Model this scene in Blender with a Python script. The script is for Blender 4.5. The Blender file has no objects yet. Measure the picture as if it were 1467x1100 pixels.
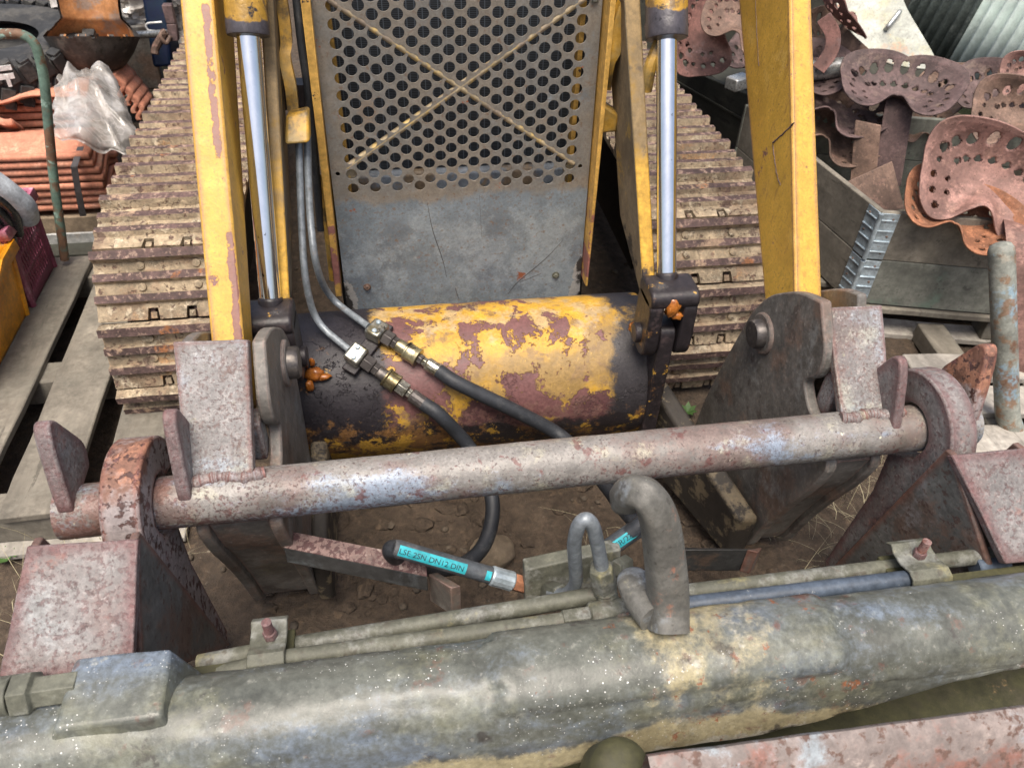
import bpy, bmesh, math, random
from math import sin, cos, pi, radians, hypot, atan2
from mathutils import Vector as V, Matrix, noise as mnoise
random.seed(7)
sc = bpy.context.scene
COL = sc.collection

# ------------------------------------------------------------------ camera
F, CX, CY, CAMH = 1100.0, 733.5, 550.0, 1.75      # focal length and centre in photo pixels, eye height
def cam_axes(p, r, y):
    f = V((sin(y)*cos(p), cos(y)*cos(p), -sin(p)))
    rt = V((cos(y), -sin(y), 0)); up = rt.cross(f)
    c, s = cos(r), sin(r)
    return c*rt+s*up, -s*rt+c*up, f
RT, UP, FW = cam_axes(radians(41.4), radians(2.08), radians(10.05))
def ray(px, py): return RT*((px-CX)/F) - UP*((py-CY)/F) + FW
def P(px, py, X=None, Y=None, Z=None, t=None):
    """point of the place seen at a photo pixel, on a known real plane"""
    d = ray(px, py)
    if X is not None: t = X/d.x
    elif Y is not None: t = Y/d.y
    elif Z is not None: t = (Z-CAMH)/d.z
    return V((0, 0, CAMH)) + d*t
cam = bpy.data.objects.new('camera', bpy.data.cameras.new('camera')); COL.objects.link(cam)
cam.matrix_world = Matrix(((RT.x, UP.x, -FW.x, 0), (RT.y, UP.y, -FW.y, 0), (RT.z, UP.z, -FW.z, CAMH), (0, 0, 0, 1)))
cam.data.sensor_width = 36; cam.data.lens = F/1467*36
cam.data.clip_start = .02; cam.data.clip_end = 200
cam.data.dof.use_dof = True; cam.data.dof.focus_distance = 1.7; cam.data.dof.aperture_fstop = 6
sc.camera = cam

# ------------------------------------------------------------------ materials
def new_mat(name):
    m = bpy.data.materials.new(name); m.use_nodes = True
    nt = m.node_tree; b = nt.nodes['Principled BSDF']
    return m, nt, b
def lk(nt, a, b): nt.links.new(a, b)
def nd(nt, t, **kw):
    n = nt.nodes.new(t)
    for k, v in kw.items(): setattr(n, k, v)
    return n
def math_n(nt, op, a, b=None, c=None):
    n = nd(nt, 'ShaderNodeMath', operation=op)
    for i, v in enumerate((a, b, c)):
        if v is None: continue
        if hasattr(v, 'is_linked') or hasattr(v, 'links'): lk(nt, v, n.inputs[i])
        else: n.inputs[i].default_value = v
    return n.outputs[0]
def c4(c): return (c[0], c[1], c[2], 1)
def coords(nt, rand=True):
    tc = nd(nt, 'ShaderNodeTexCoord')
    if not rand: return tc.outputs['Object']
    oi = nd(nt, 'ShaderNodeObjectInfo')
    va = nd(nt, 'ShaderNodeVectorMath', operation='MULTIPLY_ADD')
    lk(nt, oi.outputs['Random'], va.inputs[0]); va.inputs[1].default_value = (13.7, 7.3, 9.1)
    lk(nt, tc.outputs['Object'], va.inputs[2])
    return va.outputs[0]
def noise_n(nt, co, scale, detail=5, rough=.6, dist=0, stretch=None, off=0):
    mp = nd(nt, 'ShaderNodeMapping'); lk(nt, co, mp.inputs[0])
    mp.inputs['Location'].default_value = (off, off*.7, -off*1.3)
    if stretch: mp.inputs['Scale'].default_value = stretch
    n = nd(nt, 'ShaderNodeTexNoise'); lk(nt, mp.outputs[0], n.inputs['Vector'])
    n.inputs['Scale'].default_value = scale; n.inputs['Detail'].default_value = detail
    n.inputs['Roughness'].default_value = rough; n.inputs['Distortion'].default_value = dist
    return n.outputs['Fac']
def ramp(nt, v, lo, hi, a=0, b=1):
    n = nd(nt, 'ShaderNodeMapRange', interpolation_type='SMOOTHSTEP'); lk(nt, v, n.inputs[0])
    n.inputs[1].default_value = lo; n.inputs[2].default_value = hi
    n.inputs[3].default_value = a; n.inputs[4].default_value = b
    return n.outputs[0]
def mixc(nt, f, a, b):
    n = nd(nt, 'ShaderNodeMix', data_type='RGBA')
    lk(nt, f, n.inputs[0])
    for i, v in ((6, a), (7, b)):
        if isinstance(v, tuple): n.inputs[i].default_value = c4(v)
        else: lk(nt, v, n.inputs[i])
    return n.outputs[2]
def edge_mask(nt, radius):
    bv = nd(nt, 'ShaderNodeBevel', samples=6); bv.inputs['Radius'].default_value = radius
    ge = nd(nt, 'ShaderNodeNewGeometry')
    dt = nd(nt, 'ShaderNodeVectorMath', operation='DOT_PRODUCT')
    lk(nt, bv.outputs[0], dt.inputs[0]); lk(nt, ge.outputs['Normal'], dt.inputs[1])
    return math_n(nt, 'SUBTRACT', 1.0, dt.outputs['Value'])
def weathered(name, base, layers=(), var=.12, vscale=6, rough=.6, metal=0, bump=.3, bscale=90, bdist=.002,
              rand=True, edge=None, spec=.5, coat=0, specks=None, gr=.22):
    """base colour, then layers of paint, rust, dirt: dict(c, s, lo, hi, d, dist, st, g, r, m)
    g = (axis, from, to, weight) adds a bias along an object axis: a stain or painted shade with a place of its own"""
    m, nt, b = new_mat(name)
    co = coords(nt, rand); plain = coords(nt, False) if rand else co
    n0 = noise_n(nt, co, vscale, 6, .65)
    lo = tuple(x*(1-var*2) for x in base); hi = tuple(min(1, x*(1+var*2)) for x in base)
    col = mixc(nt, ramp(nt, n0, .3, .7), lo, hi)
    rg = None; mt = None; bsum = None
    sep = None
    fine = noise_n(nt, co, bscale, 5, .7)
    mid = noise_n(nt, co, 30, 5, .65, off=2.2)
    brk = math_n(nt, 'MULTIPLY', math_n(nt, 'ADD', fine, mid), .22)
    def biased(v, g):
        nonlocal sep
        if sep is None:
            sep = nd(nt, 'ShaderNodeSeparateXYZ'); lk(nt, plain, sep.inputs[0])
        for ax, a, bb, w in (g if isinstance(g, list) else [g]):
            r = ramp(nt, sep.outputs['XYZ'.index(ax)], min(a, bb), max(a, bb), 0 if a < bb else 1, 1 if a < bb else 0)
            v = math_n(nt, 'MULTIPLY_ADD', math_n(nt, 'SUBTRACT', r, .5), w, v)
        return v
    for i, L in enumerate(layers):
        v = noise_n(nt, co, L['s'], L.get('d', 6), L.get('n', .62), L.get('dist', 0), L.get('st'), off=3.1*i+1)
        v = math_n(nt, 'ADD', math_n(nt, 'SUBTRACT', v, .22), brk)
        if 'g' in L: v = biased(v, L['g'])
        f = ramp(nt, v, L['lo'], L['hi'], 0, L.get('a', 1))
        col = mixc(nt, f, col, L['c'])
        if 'r' in L:
            rg = mix_f(nt, f, rough if rg is None else rg, L['r'])
        if 'm' in L:
            mt = mix_f(nt, f, metal if mt is None else mt, L['m'])
        if 'h' in L:
            hv = math_n(nt, 'MULTIPLY', f, L['h'])
            bsum = hv if bsum is None else math_n(nt, 'ADD', bsum, hv)
    if edge:
        ec, er, ew = edge
        e = edge_mask(nt, er)
        v = math_n(nt, 'ADD', math_n(nt, 'MULTIPLY', e, 6.0), math_n(nt, 'MULTIPLY', noise_n(nt, co, 14, 6, .7, off=9), 1.6))
        f = ramp(nt, v, 1.55-ew, 1.8-ew)
        f = math_n(nt, 'MULTIPLY', f, ramp(nt, e, .02, .08))
        col = mixc(nt, f, col, ec)
    if specks:
        for (scol, ss, sr) in specks:
            vo = nd(nt, 'ShaderNodeTexVoronoi'); lk(nt, co, vo.inputs['Vector']); vo.inputs['Scale'].default_value = ss
            msk = math_n(nt, 'MULTIPLY', ramp(nt, vo.outputs['Distance'], sr*.6, sr, 1, 0), ramp(nt, noise_n(nt, co, 5, 3, off=5), .45, .6))
            col = mixc(nt, msk, col, scol)
    grit = math_n(nt, 'MULTIPLY', ramp(nt, fine, .28, .72, 1-gr, 1+gr), ramp(nt, mid, .3, .7, 1-gr*.8, 1+gr*.8))
    vm = nd(nt, 'ShaderNodeVectorMath', operation='SCALE'); lk(nt, col, vm.inputs[0]); lk(nt, grit, vm.inputs['Scale'])
    lk(nt, vm.outputs[0], b.inputs['Base Color'])
    rr = ramp(nt, fine, .2, .8, -.08, .10)
    if rg is None: lk(nt, math_n(nt, 'ADD', rr, rough), b.inputs['Roughness'])
    else: lk(nt, math_n(nt, 'ADD', rr, rg), b.inputs['Roughness'])
    if mt is None: b.inputs['Metallic'].default_value = metal
    else: lk(nt, mt, b.inputs['Metallic'])
    b.inputs['Specular IOR Level'].default_value = spec
    b.inputs['Coat Weight'].default_value = coat
    if bump:
        bp = nd(nt, 'ShaderNodeBump'); bp.inputs['Strength'].default_value = bump; bp.inputs['Distance'].default_value = bdist
        h = fine if bsum is None else math_n(nt, 'ADD', fine, bsum)
        h = math_n(nt, 'ADD', h, math_n(nt, 'MULTIPLY', n0, 1.2))
        lk(nt, h, bp.inputs['Height']); lk(nt, bp.outputs[0], b.inputs['Normal'])
    return m
def mix_f(nt, f, a, bval):
    n = nd(nt, 'ShaderNodeMix', data_type='FLOAT'); lk(nt, f, n.inputs[0])
    for i, v in ((2, a), (3, bval)):
        if isinstance(v, (int, float)): n.inputs[i].default_value = v
        else: lk(nt, v, n.inputs[i])
    return n.outputs[0]
def Ly(c, s, lo, hi, **k): return dict(c=c, s=s, lo=lo, hi=hi, **k)

PRIMER = (.20, .095, .085); RUST = (.17, .065, .032); BRRUST = (.36, .13, .05)
M = {}
M['yellow'] = weathered('yellow_paint', (.60, .355, .058), [
    Ly((.50, .28, .05), 5, .46, .70, a=.65), Ly((.36, .20, .05), 60, .56, .68, a=.6, st=(1, 1, .35)),
    Ly((.28, .16, .06), 160, .57, .66, a=.6), Ly(PRIMER, 9, .68, .71, h=-1.2), Ly((.36, .23, .08), 3, .52, .78, a=.45), Ly((.16, .09, .05), 26, .68, .72, a=.8), Ly((.68, .45, .12), 8, .58, .72, a=.5),
    Ly((.20, .09, .09), 40, .96, 1.02, g=[('X', -.368, -.358, .3), ('X', -.341, -.352, .3), ('Z', 1.0, 1.06, .3), ('Z', 1.30, 1.25, .3)], h=-1, a=.9),
    Ly((.20, .09, .09), 30, .81, .87, g=[('X', -.361, -.350, .3), ('X', -.334, -.343, .3), ('Z', .95, .88, .3)], h=-1, a=.9)],
    var=.06, rough=.48, bump=.35, bscale=150, edge=((.22, .105, .095), .030, .30), gr=.13)
M['yellow_dirty'] = weathered('oily_yellow_paint', (.50, .28, .035), [
    Ly((.22, .16, .06), 9, .40, .62, a=.85), Ly((.05, .037, .022), 12, .47, .64, a=.9), Ly(PRIMER, 12, .68, .72)], rough=.45, bump=.3)
M['yellow_arm'] = weathered('lift_arm_paint', (.50, .29, .04), [
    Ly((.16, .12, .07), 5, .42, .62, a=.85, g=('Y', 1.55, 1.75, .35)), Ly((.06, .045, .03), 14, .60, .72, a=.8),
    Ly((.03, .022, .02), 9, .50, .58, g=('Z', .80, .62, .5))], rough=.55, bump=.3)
M['torque'] = weathered('peeling_yellow_paint', (.54, .31, .038), [
    Ly((.26, .17, .065), 6, .44, .60, a=.9, g=[('Z', .54, .44, .22), ('X', .05, .45, .12)]), Ly((.20, .125, .06), 24, .54, .66, a=.8), Ly((.60, .38, .07), 40, .62, .72, a=.6),
    Ly((.38, .33, .26), 16, .60, .76, g=('Z', .46, .53, .35), a=.5),
    Ly((.15, .068, .065), 9, .56, .585, h=-1.8, dist=.5, d=8, g=('X', .60, .40, .1)),
    Ly((.10, .045, .045), 5, .56, .60, h=-1.4, g=[('Z', .46, .34, .22), ('X', .05, .2, .12)]), Ly((.17, .09, .075), 50, .60, .68, a=.7, g=('Z', .46, .34, .3)),
    Ly((.020, .017, .021), 4, .44, .60, g=[('X', .02, -.15, .5), ('Z', .52, .30, .10)], r=.5, d=10, n=.7),
    Ly((.030, .027, .030), 4, .46, .64, g=[('X', .45, .60, .55), ('Z', .52, .44, .12)], r=.5, d=10, n=.7),
    Ly((.022, .018, .02), 7, .50, .62, g=[('Z', .40, .26, .45), ('X', .45, .2, .2)], r=.5, d=8),
    Ly((.21, .105, .035), 14, .56, .68, g=[('Z', .42, .25, .25), ('X', .3, -.1, .12)], a=.9, n=.72),
    Ly((.42, .24, .035), 17, .62, .68, g=[('Z', .42, .25, .22), ('X', .3, -.1, .1)], n=.72), Ly((.42, .24, .035), 9, .66, .69, g=('X', .5, .6, .15))], rand=False, var=.05, rough=.5, bump=.7, bscale=130, gr=.20)
M['oil'] = weathered('black_oily_steel', (.022, .018, .020), [
    Ly((.40, .23, .04), 13, .64, .67), Ly((.16, .08, .03), 10, .60, .66, a=.8), Ly((.07, .05, .05), 25, .55, .7, a=.7)], rough=.42, bump=.5)
M['barrel'] = weathered('dirty_cylinder_barrel', (.42, .24, .035), [
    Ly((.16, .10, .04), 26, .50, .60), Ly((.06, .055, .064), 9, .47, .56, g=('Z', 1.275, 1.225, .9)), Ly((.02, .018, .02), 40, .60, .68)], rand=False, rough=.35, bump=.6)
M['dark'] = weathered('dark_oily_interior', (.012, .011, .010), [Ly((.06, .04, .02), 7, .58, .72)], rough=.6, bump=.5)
m, nt, b = new_mat('chrome_rod'); M['chrome'] = m
co = coords(nt); n = noise_n(nt, co, 60, 4, .7, st) if False else noise_n(nt, co, 40, 4, .7, stretch=(1, 1, .1))
sp_ = ramp(nt, noise_n(nt, co, 55, 3, .6, off=3), .70, .74)
lk(nt, mixc(nt, sp_, mixc(nt, ramp(nt, n, .3, .7), (.80, .82, .84), (.92, .93, .94)), (.10, .08, .06)), b.inputs['Base Color']); b.inputs['Metallic'].default_value = 1
lk(nt, ramp(nt, n, .3, .7, .07, .16), b.inputs['Roughness'])
M['panel'] = weathered('galvanised_guard_plate', (.205, .248, .282), [
    Ly((.245, .21, .165), 5, .40, .62, a=.9, g=[('Z', .69, .80, .55)]), Ly((.19, .19, .18), 7, .52, .64, a=.7, g=('Z', .7, .8, .2)),
    Ly((.15, .175, .20), 9, .5, .65, a=.7, g=('Z', .75, .6, .2)), Ly((.17, .15, .125), 110, .52, .64, a=.6), Ly((.30, .345, .37), 6, .54, .72, a=.7, g=('Z', .78, .6, .2)),
    Ly((.17, .11, .07), 60, .58, .68, a=.7), Ly((.26, .09, .045), 14, .69, .72), Ly((.24, .16, .10), 5, .62, .75, a=.6),
    Ly((.42, .40, .37), 14, .80, .86, g=[('Z', .60, .46, .5), ('X', .485, .525, .5)], a=.8), Ly((.42, .40, .37), 14, .80, .86, g=[('Z', .60, .46, .5), ('X', -.115, -.155, .5)], a=.8),
    Ly((.04, .036, .034), 14, .84, .92, g=[('Z', .60, .46, .5), ('X', .49, .53, .5)]), Ly((.04, .036, .034), 14, .84, .92, g=[('Z', .60, .46, .5), ('X', -.12, -.16, .5)])],
    rand=False, var=.08, rough=.5, metal=.2, bump=.3, bscale=170, gr=.15)
M['strip'] = weathered('yellow_frame_edge', (.56, .33, .08), [Ly((.28, .12, .10), 9, .60, .63, g=('Z', .9, .55, .25)), Ly((.06, .04, .03), 30, .66, .7)], var=.06, rough=.5)
M['tanrod'] = weathered('dusty_yellow_rod', (.36, .29, .18), [Ly((.26, .21, .16), 20, .5, .6), Ly((.48, .34, .12), 26, .54, .62, a=.8)], rough=.6)
m, nt, b = new_mat('radiator_fins'); M['core'] = m
tc = nd(nt, 'ShaderNodeTexCoord'); sp = nd(nt, 'ShaderNodeSeparateXYZ'); lk(nt, tc.outputs['Object'], sp.inputs[0])
w1 = math_n(nt, 'SINE', math_n(nt, 'MULTIPLY', sp.outputs[2], 1500.0)); w2 = math_n(nt, 'SINE', math_n(nt, 'MULTIPLY', sp.outputs[0], 330.0))
f1 = math_n(nt, 'MULTIPLY', ramp(nt, w1, .2, .9), .6); f2 = ramp(nt, w2, .88, .99)
lk(nt, mixc(nt, math_n(nt, 'MAXIMUM', f1, f2), (.012, .014, .018), (.10, .12, .145)), b.inputs['Base Color']); b.inputs['Roughness'].default_value = .6
M['tank'] = weathered('dusty_radiator_tank', (.22, .25, .29), [Ly((.24, .18, .12), 8, .5, .6)], rough=.5)
M['mud'] = weathered('dried_tan_mud_on_steel', (.37, .295, .20), [
    Ly((.23, .16, .105), 9, .46, .62, a=.85), Ly((.48, .41, .30), 18, .53, .66, a=.8, h=.6), Ly((.12, .07, .055), 60, .57, .66, a=.85, h=-.6), Ly((.34, .18, .07), 5, .62, .72, a=.65), Ly((.10, .062, .052), 16, .60, .67, a=.8), Ly((.06, .045, .035), 4, .60, .72, a=.6)],
    var=.16, rough=.9, bump=1.0, bscale=80, bdist=.005, gr=.30)
M['grouser'] = weathered('worn_rusty_grouser', (.10, .062, .056), [
    Ly((.26, .18, .14), 60, .53, .62), Ly((.30, .21, .14), 12, .58, .66, a=.85), Ly((.24, .10, .04), 8, .62, .70)], var=.2, rough=.75, bump=.9, bdist=.003, gr=.35)
M['hitch'] = weathered('mauve_rusty_grey_steel', (.225, .215, .21), [
    Ly((.15, .10, .088), 6, .47, .64, a=.7), Ly((.26, .30, .34), 5, .54, .66, a=.75), Ly((.32, .32, .27), 9, .54, .68, a=.7), Ly((.30, .29, .17), 12, .64, .72, a=.55),
    Ly((.12, .068, .06), 130, .49, .66, a=.7, h=-.8), Ly((.36, .34, .32), 150, .56, .66, a=.5), Ly((.06, .036, .033), 190, .57, .66, a=.7), Ly((.10, .06, .05), 20, .62, .70, a=.7)],
    var=.1, rough=.5, metal=.05, bump=.5, bscale=160, edge=((.17, .08, .068), .024, .40), gr=.24)
M['bar'] = weathered('worn_blue_grey_bar', (.245, .232, .215), [
    Ly((.17, .115, .10), 5, .46, .62, a=.75), Ly((.22, .275, .35), 6, .53, .64, a=.85, r=.32, st=(.4, 1, 1)), Ly((.34, .325, .245), 11, .55, .68, a=.65), Ly((.12, .11, .095), 8, .58, .70, a=.7),
    Ly((.10, .05, .045), 130, .47, .63, a=.8, h=-.8, g=[('Z', .66, .56, .13), ('X', .2, -.5, .08)]), Ly((.13, .055, .05), 22, .60, .67, a=.8), Ly((.045, .045, .055), 5, .52, .62, g=('Z', .60, .56, .35), a=.85), Ly((.50, .48, .37), 40, .69, .73), Ly((.05, .035, .035), 180, .58, .66, a=.7),  # dark layer low on the bar paints the shade of its underside
    Ly((.17, .085, .065), 14, .60, .72, a=.8, g=[('X', -.38, -.48, .3)])],
    rand=False, var=.1, rough=.42, metal=.08, bump=.5, bscale=150, gr=.22)
M['hook'] = weathered('speckled_mauve_hook_plate', (.215, .203, .197), [
    Ly((.15, .10, .09), 7, .44, .66, a=.65), Ly((.27, .285, .285), 6, .54, .68, a=.7), Ly((.11, .06, .058), 100, .49, .66, a=.75, h=-.8), Ly((.36, .34, .22), 9, .67, .73, a=.6), Ly((.33, .31, .30), 140, .57, .66, a=.45), Ly((.20, .095, .075), 11, .60, .70, a=.6), Ly((.06, .035, .034), 60, .60, .67, a=.7)],
    var=.1, rough=.55, metal=.05, bump=.6, bscale=130, edge=((.14, .066, .065), .050, .42), gr=.24)
M['hookside'] = weathered('grey_brown_gusset', (.115, .115, .108), [
    Ly((.13, .085, .065), 6, .50, .62, a=.8), Ly((.17, .18, .185), 8, .56, .68, a=.6, st=(1, 1, .3)), Ly((.07, .042, .035), 60, .56, .64, a=.8)], rough=.55, bump=.5, edge=((.16, .075, .055), .03, .4))
M['hookrust'] = weathered('rust_orange_hook', (.19, .095, .065), [
    Ly((.33, .16, .10), 24, .48, .58), Ly((.26, .225, .22), 9, .44, .60, g=('Z', .76, .67, .45)), Ly((.07, .035, .03), 60, .53, .61, h=-.8), Ly((.10, .05, .05), 30, .58, .65)], rand=False, rough=.65, bump=.8, bscale=110, edge=((.20, .075, .055), .024, .4))
M['cheek'] = weathered('dark_grey_cheek_plate', (.150, .140, .125), [
    Ly((.18, .12, .09), 6, .50, .64, a=.8), Ly((.21, .215, .205), 9, .52, .68, a=.7), Ly((.075, .062, .055), 14, .56, .66, a=.8), Ly((.20, .18, .105), 7, .62, .72, a=.5), Ly((.25, .23, .20), 120, .58, .68, a=.6), Ly((.06, .053, .048), 5, .56, .68, a=.7)],
    rough=.52, metal=.05, bump=.5, edge=((.21, .14, .12), .014, .3), gr=.24)
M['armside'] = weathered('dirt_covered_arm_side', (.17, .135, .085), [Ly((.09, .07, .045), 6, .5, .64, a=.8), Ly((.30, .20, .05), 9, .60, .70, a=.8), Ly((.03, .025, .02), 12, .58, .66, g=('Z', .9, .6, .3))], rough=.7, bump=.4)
M['gravel'] = weathered('dark_gravel', (.10, .078, .056), [Ly((.05, .04, .03), 9, .5, .65)], rough=.9, bump=.5)
M['lilacrim'] = weathered('pale_magenta_rim', (.42, .13, .20), [Ly((.46, .28, .33), 9, .5, .66, a=.7), Ly((.2, .1, .1), 20, .62, .7, a=.7)], rough=.5, bump=.12)
M['under'] = weathered('dark_underside_steel', (.035, .036, .036), [Ly((.08, .055, .04), 7, .52, .64, a=.8), Ly((.07, .08, .085), 9, .56, .68, a=.7)], rough=.55, bump=.5)
M['speckle'] = weathered('rust_speckled_edge', (.17, .11, .098), [Ly((.07, .03, .03), 80, .46, .56), Ly((.25, .19, .17), 60, .58, .66)], rough=.6, bump=.8)
M['beam'] = weathered('weathered_olive_blue_beam', (.115, .122, .105), [
    Ly((.14, .175, .225), 4, .46, .64, a=.85, r=.24, st=(.35, 1, 1)), Ly((.165, .165, .105), 6, .50, .68, a=.6), Ly((.060, .060, .056), 7, .52, .66, a=.8, g=('Z', .57, .49, .28)),  # blue patches also paint the sky sheen; dark layer paints the lower face's shade
    Ly((.34, .295, .175), 6, .48, .66, a=.85, g=[('X', .26, .40, .35), ('X', .64, .50, .35), ('Z', .55, .48, .5)], h=.3), Ly((.36, .345, .29), 22, .66, .76, a=.8, g=[('X', .3, .4, .25), ('X', .72, .6, .25), ('Z', .50, .45, .4)]),
    Ly((.12, .062, .048), 17, .66, .78, h=-1, g=[('X', .15, .4, .10), ('X', .85, .6, .10)], a=.85), Ly((.22, .095, .05), 34, .73, .80, h=-1, g=[('X', .15, .4, .12), ('X', .8, .6, .12)]), Ly((.045, .04, .036), 10, .62, .70, h=-.6, a=.8), Ly((.12, .075, .058), 18, .62, .70, a=.7),
    Ly((.24, .24, .21), 70, .60, .70, a=.55)],
    rand=False, var=.14, rough=.40, metal=.0, spec=.5, bump=.35, bscale=90, specks=[((.75, .76, .72), 60, .10), ((.78, .78, .75), 140, .14)], gr=.20)
M['olive'] = weathered('mossy_olive_steel', (.055, .053, .022), [Ly((.05, .045, .025), 8, .5, .65), Ly((.16, .11, .05), 12, .62, .7)], rough=.7, bump=.4)
M['pinkrust'] = weathered('pink_rusted_plate', (.21, .175, .16), [
    Ly((.19, .095, .075), 9, .48, .62), Ly((.25, .28, .30), 8, .54, .66), Ly((.11, .065, .05), 50, .54, .64), Ly((.32, .27, .24), 14, .6, .7, a=.7)], rough=.6, bump=.6)
M['pipe'] = weathered('dusty_olive_grey_pipe', (.105, .107, .082), [
    Ly((.20, .205, .19), 10, .5, .65, a=.8), Ly((.22, .195, .085), 8, .58, .70, a=.6), Ly((.075, .065, .05), 40, .58, .68, a=.7)], rough=.6, bump=.45, metal=.05)
M['pipeblue'] = weathered('blue_grey_painted_pipe', (.065, .085, .115), [Ly((.22, .22, .20), 12, .58, .7, a=.7), Ly((.3, .3, .28), 60, .66, .72)], rough=.45, bump=.25)
M['steelpipe'] = weathered('grey_steel_tube', (.21, .235, .255), [Ly((.28, .30, .31), 8, .5, .7, a=.6), Ly((.12, .10, .085), 18, .60, .7, a=.7)], rough=.42, metal=.25, bump=.2)
M['lug'] = weathered('worn_grey_lug', (.135, .132, .118), [
    Ly((.19, .215, .24), 8, .52, .64, a=.8, r=.32), Ly((.10, .095, .08), 12, .5, .65, a=.6), Ly((.23, .12, .085), 11, .60, .68, h=-.8, st=(1, 1, .5)), Ly((.26, .245, .15), 14, .62, .70, a=.6), Ly((.05, .045, .04), 60, .60, .67, a=.7)], rough=.45, bump=.6, metal=.05, specks=[((.6, .6, .5), 80, .09)])
M['fitting'] = weathered('zinc_fitting', (.36, .35, .30), [Ly((.20, .18, .12), 20, .5, .62), Ly((.05, .045, .04), 25, .6, .68, a=.8)], rough=.32, metal=.8, bump=.2)
M['brass'] = weathered('dull_brass_coupler', (.42, .38, .24), [Ly((.16, .13, .07), 16, .5, .62), Ly((.04, .035, .03), 22, .6, .68)], rough=.33, metal=.8, bump=.2)
M['darkfit'] = weathered('dark_steel_fitting', (.10, .09, .085), [Ly((.18, .16, .14), 20, .55, .65)], rough=.4, metal=.5, bump=.2)
M['hose'] = weathered('black_rubber_hose', (.022, .025, .030), [Ly((.06, .06, .06), 14, .56, .7, a=.7)], rough=.55, bump=.25, bscale=200)
M['greyhose'] = weathered('faded_grey_hose', (.06, .07, .08), [Ly((.11, .11, .11), 14, .5, .7, a=.7)], rough=.6, bump=.25, bscale=200)
M['cyan'] = weathered('cyan_hose_print', (.03, .36, .42), [Ly((.05, .10, .12), 60, .6, .7, a=.6)], rough=.5, bump=.1)
M['ink'] = weathered('dark_ink', (.012, .03, .04), rough=.6, bump=0)
M['grease'] = weathered('orange_brown_grease', (.36, .12, .02), [Ly((.20, .06, .01), 30, .5, .65), Ly((.50, .25, .10), 40, .62, .7)], rough=.25, bump=.4, coat=.4)
def rust_mat(name, base, extra):
    return weathered(name, base, [Ly(tuple(x*.5 for x in base), 7, .46, .62, a=.85), Ly(tuple(min(1, x*1.25) for x in base), 12, .54, .66, a=.7), Ly(extra, 14, .56, .68, a=.8), Ly(tuple(x*.35 for x in base), 90, .60, .67, a=.8, h=-.5), Ly(tuple(min(1, x*1.4) for x in base), 50, .62, .7, a=.7)],
        var=.16, rough=.68, bump=.8, bscale=110, gr=.28)
M['rust_pink'] = rust_mat('pink_brown_rust', (.275, .155, .13), (.28, .165, .13))
M['rust_dark'] = rust_mat('dark_mauve_rust', (.115, .075, .072), (.16, .115, .095))
M['rust_orange'] = rust_mat('orange_rust', (.29, .125, .065), (.34, .17, .10))
M['rust_tan'] = rust_mat('tan_brown_rust', (.165, .105, .078), (.20, .12, .095))
M['rust_red'] = rust_mat('red_rust', (.185, .092, .078), (.15, .10, .095))
def wood_mat(name, base, tint):
    return weathered(name, base, [Ly(tuple(x*.6 for x in base), 9, .46, .62, a=.75, st=(1, .12, 1)), Ly(tint, 4, .5, .65, a=.75), Ly(tuple(x*.35 for x in base), 28, .62, .68, st=(1, .07, 1), a=.7), Ly((.05, .04, .03), 7, .72, .75)],
        var=.12, rough=.85, bump=.5, bscale=60)
M['wood'] = wood_mat('grey_weathered_wood', (.20, .18, .145), (.145, .135, .11))
M['woodpale'] = wood_mat('pale_weathered_wood', (.36, .335, .295), (.28, .26, .225))
M['woodgreen'] = wood_mat('green_grey_board', (.17, .175, .15), (.10, .145, .115))
M['wooddark'] = wood_mat('dark_board', (.05, .05, .038), (.035, .038, .03))
M['tile'] = weathered('terracotta_tile', (.56, .235, .145), [Ly((.50, .195, .12), 7, .5, .65), Ly((.66, .36, .245), 12, .54, .7, a=.7), Ly((.25, .13, .09), 40, .64, .72, a=.7), Ly((.36, .26, .20), 5, .58, .72, a=.6)], var=.08, rough=.75, bump=.25)
M['rubber'] = weathered('dusty_black_rubber', (.024, .025, .026), [Ly((.085, .08, .07), 5, .48, .66, a=.7), Ly((.05, .05, .05), 40, .55, .7)], rough=.7, bump=.35)
M['whitepaint'] = weathered('white_paint_smear', (.72, .72, .70), rough=.6)
M['shell'] = weathered('dark_scaled_shell', (.055, .048, .042), [Ly((.10, .085, .07), 14, .5, .64), Ly((.03, .025, .02), 30, .55, .65)], rough=.6, bump=.7)
M['shellin'] = weathered('orange_rust_inside', (.40, .185, .07), [Ly((.20, .15, .12), 6, .50, .60, a=.9), Ly((.30, .12, .04), 10, .52, .66)], rough=.6, bump=.3)
M['lilac'] = weathered('faded_magenta_plastic', (.22, .05, .085), [Ly((.36, .20, .25), 9, .54, .68, a=.6), Ly((.12, .03, .05), 6, .5, .65, a=.7)], rough=.5, bump=.12)
M['orange'] = weathered('orange_plastic', (.66, .28, .012), [Ly((.48, .18, .01), 6, .5, .65, a=.7), Ly((.35, .22, .10), 12, .62, .75, a=.6)], rough=.35, bump=.1)
M['greyplastic'] = weathered('pale_grey_plastic', (.42, .46, .50), [Ly((.2, .2, .2), 18, .66, .72)], rough=.4, bump=.08)
M['blackplastic'] = weathered('black_plastic_tube', (.018, .02, .022), rough=.28, bump=.05)
M['navy'] = weathered('navy_blue_plastic', (.004, .018, .036), [Ly((.003, .008, .03), 4, .45, .6)], rough=.6, spec=.2, bump=.05)
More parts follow.
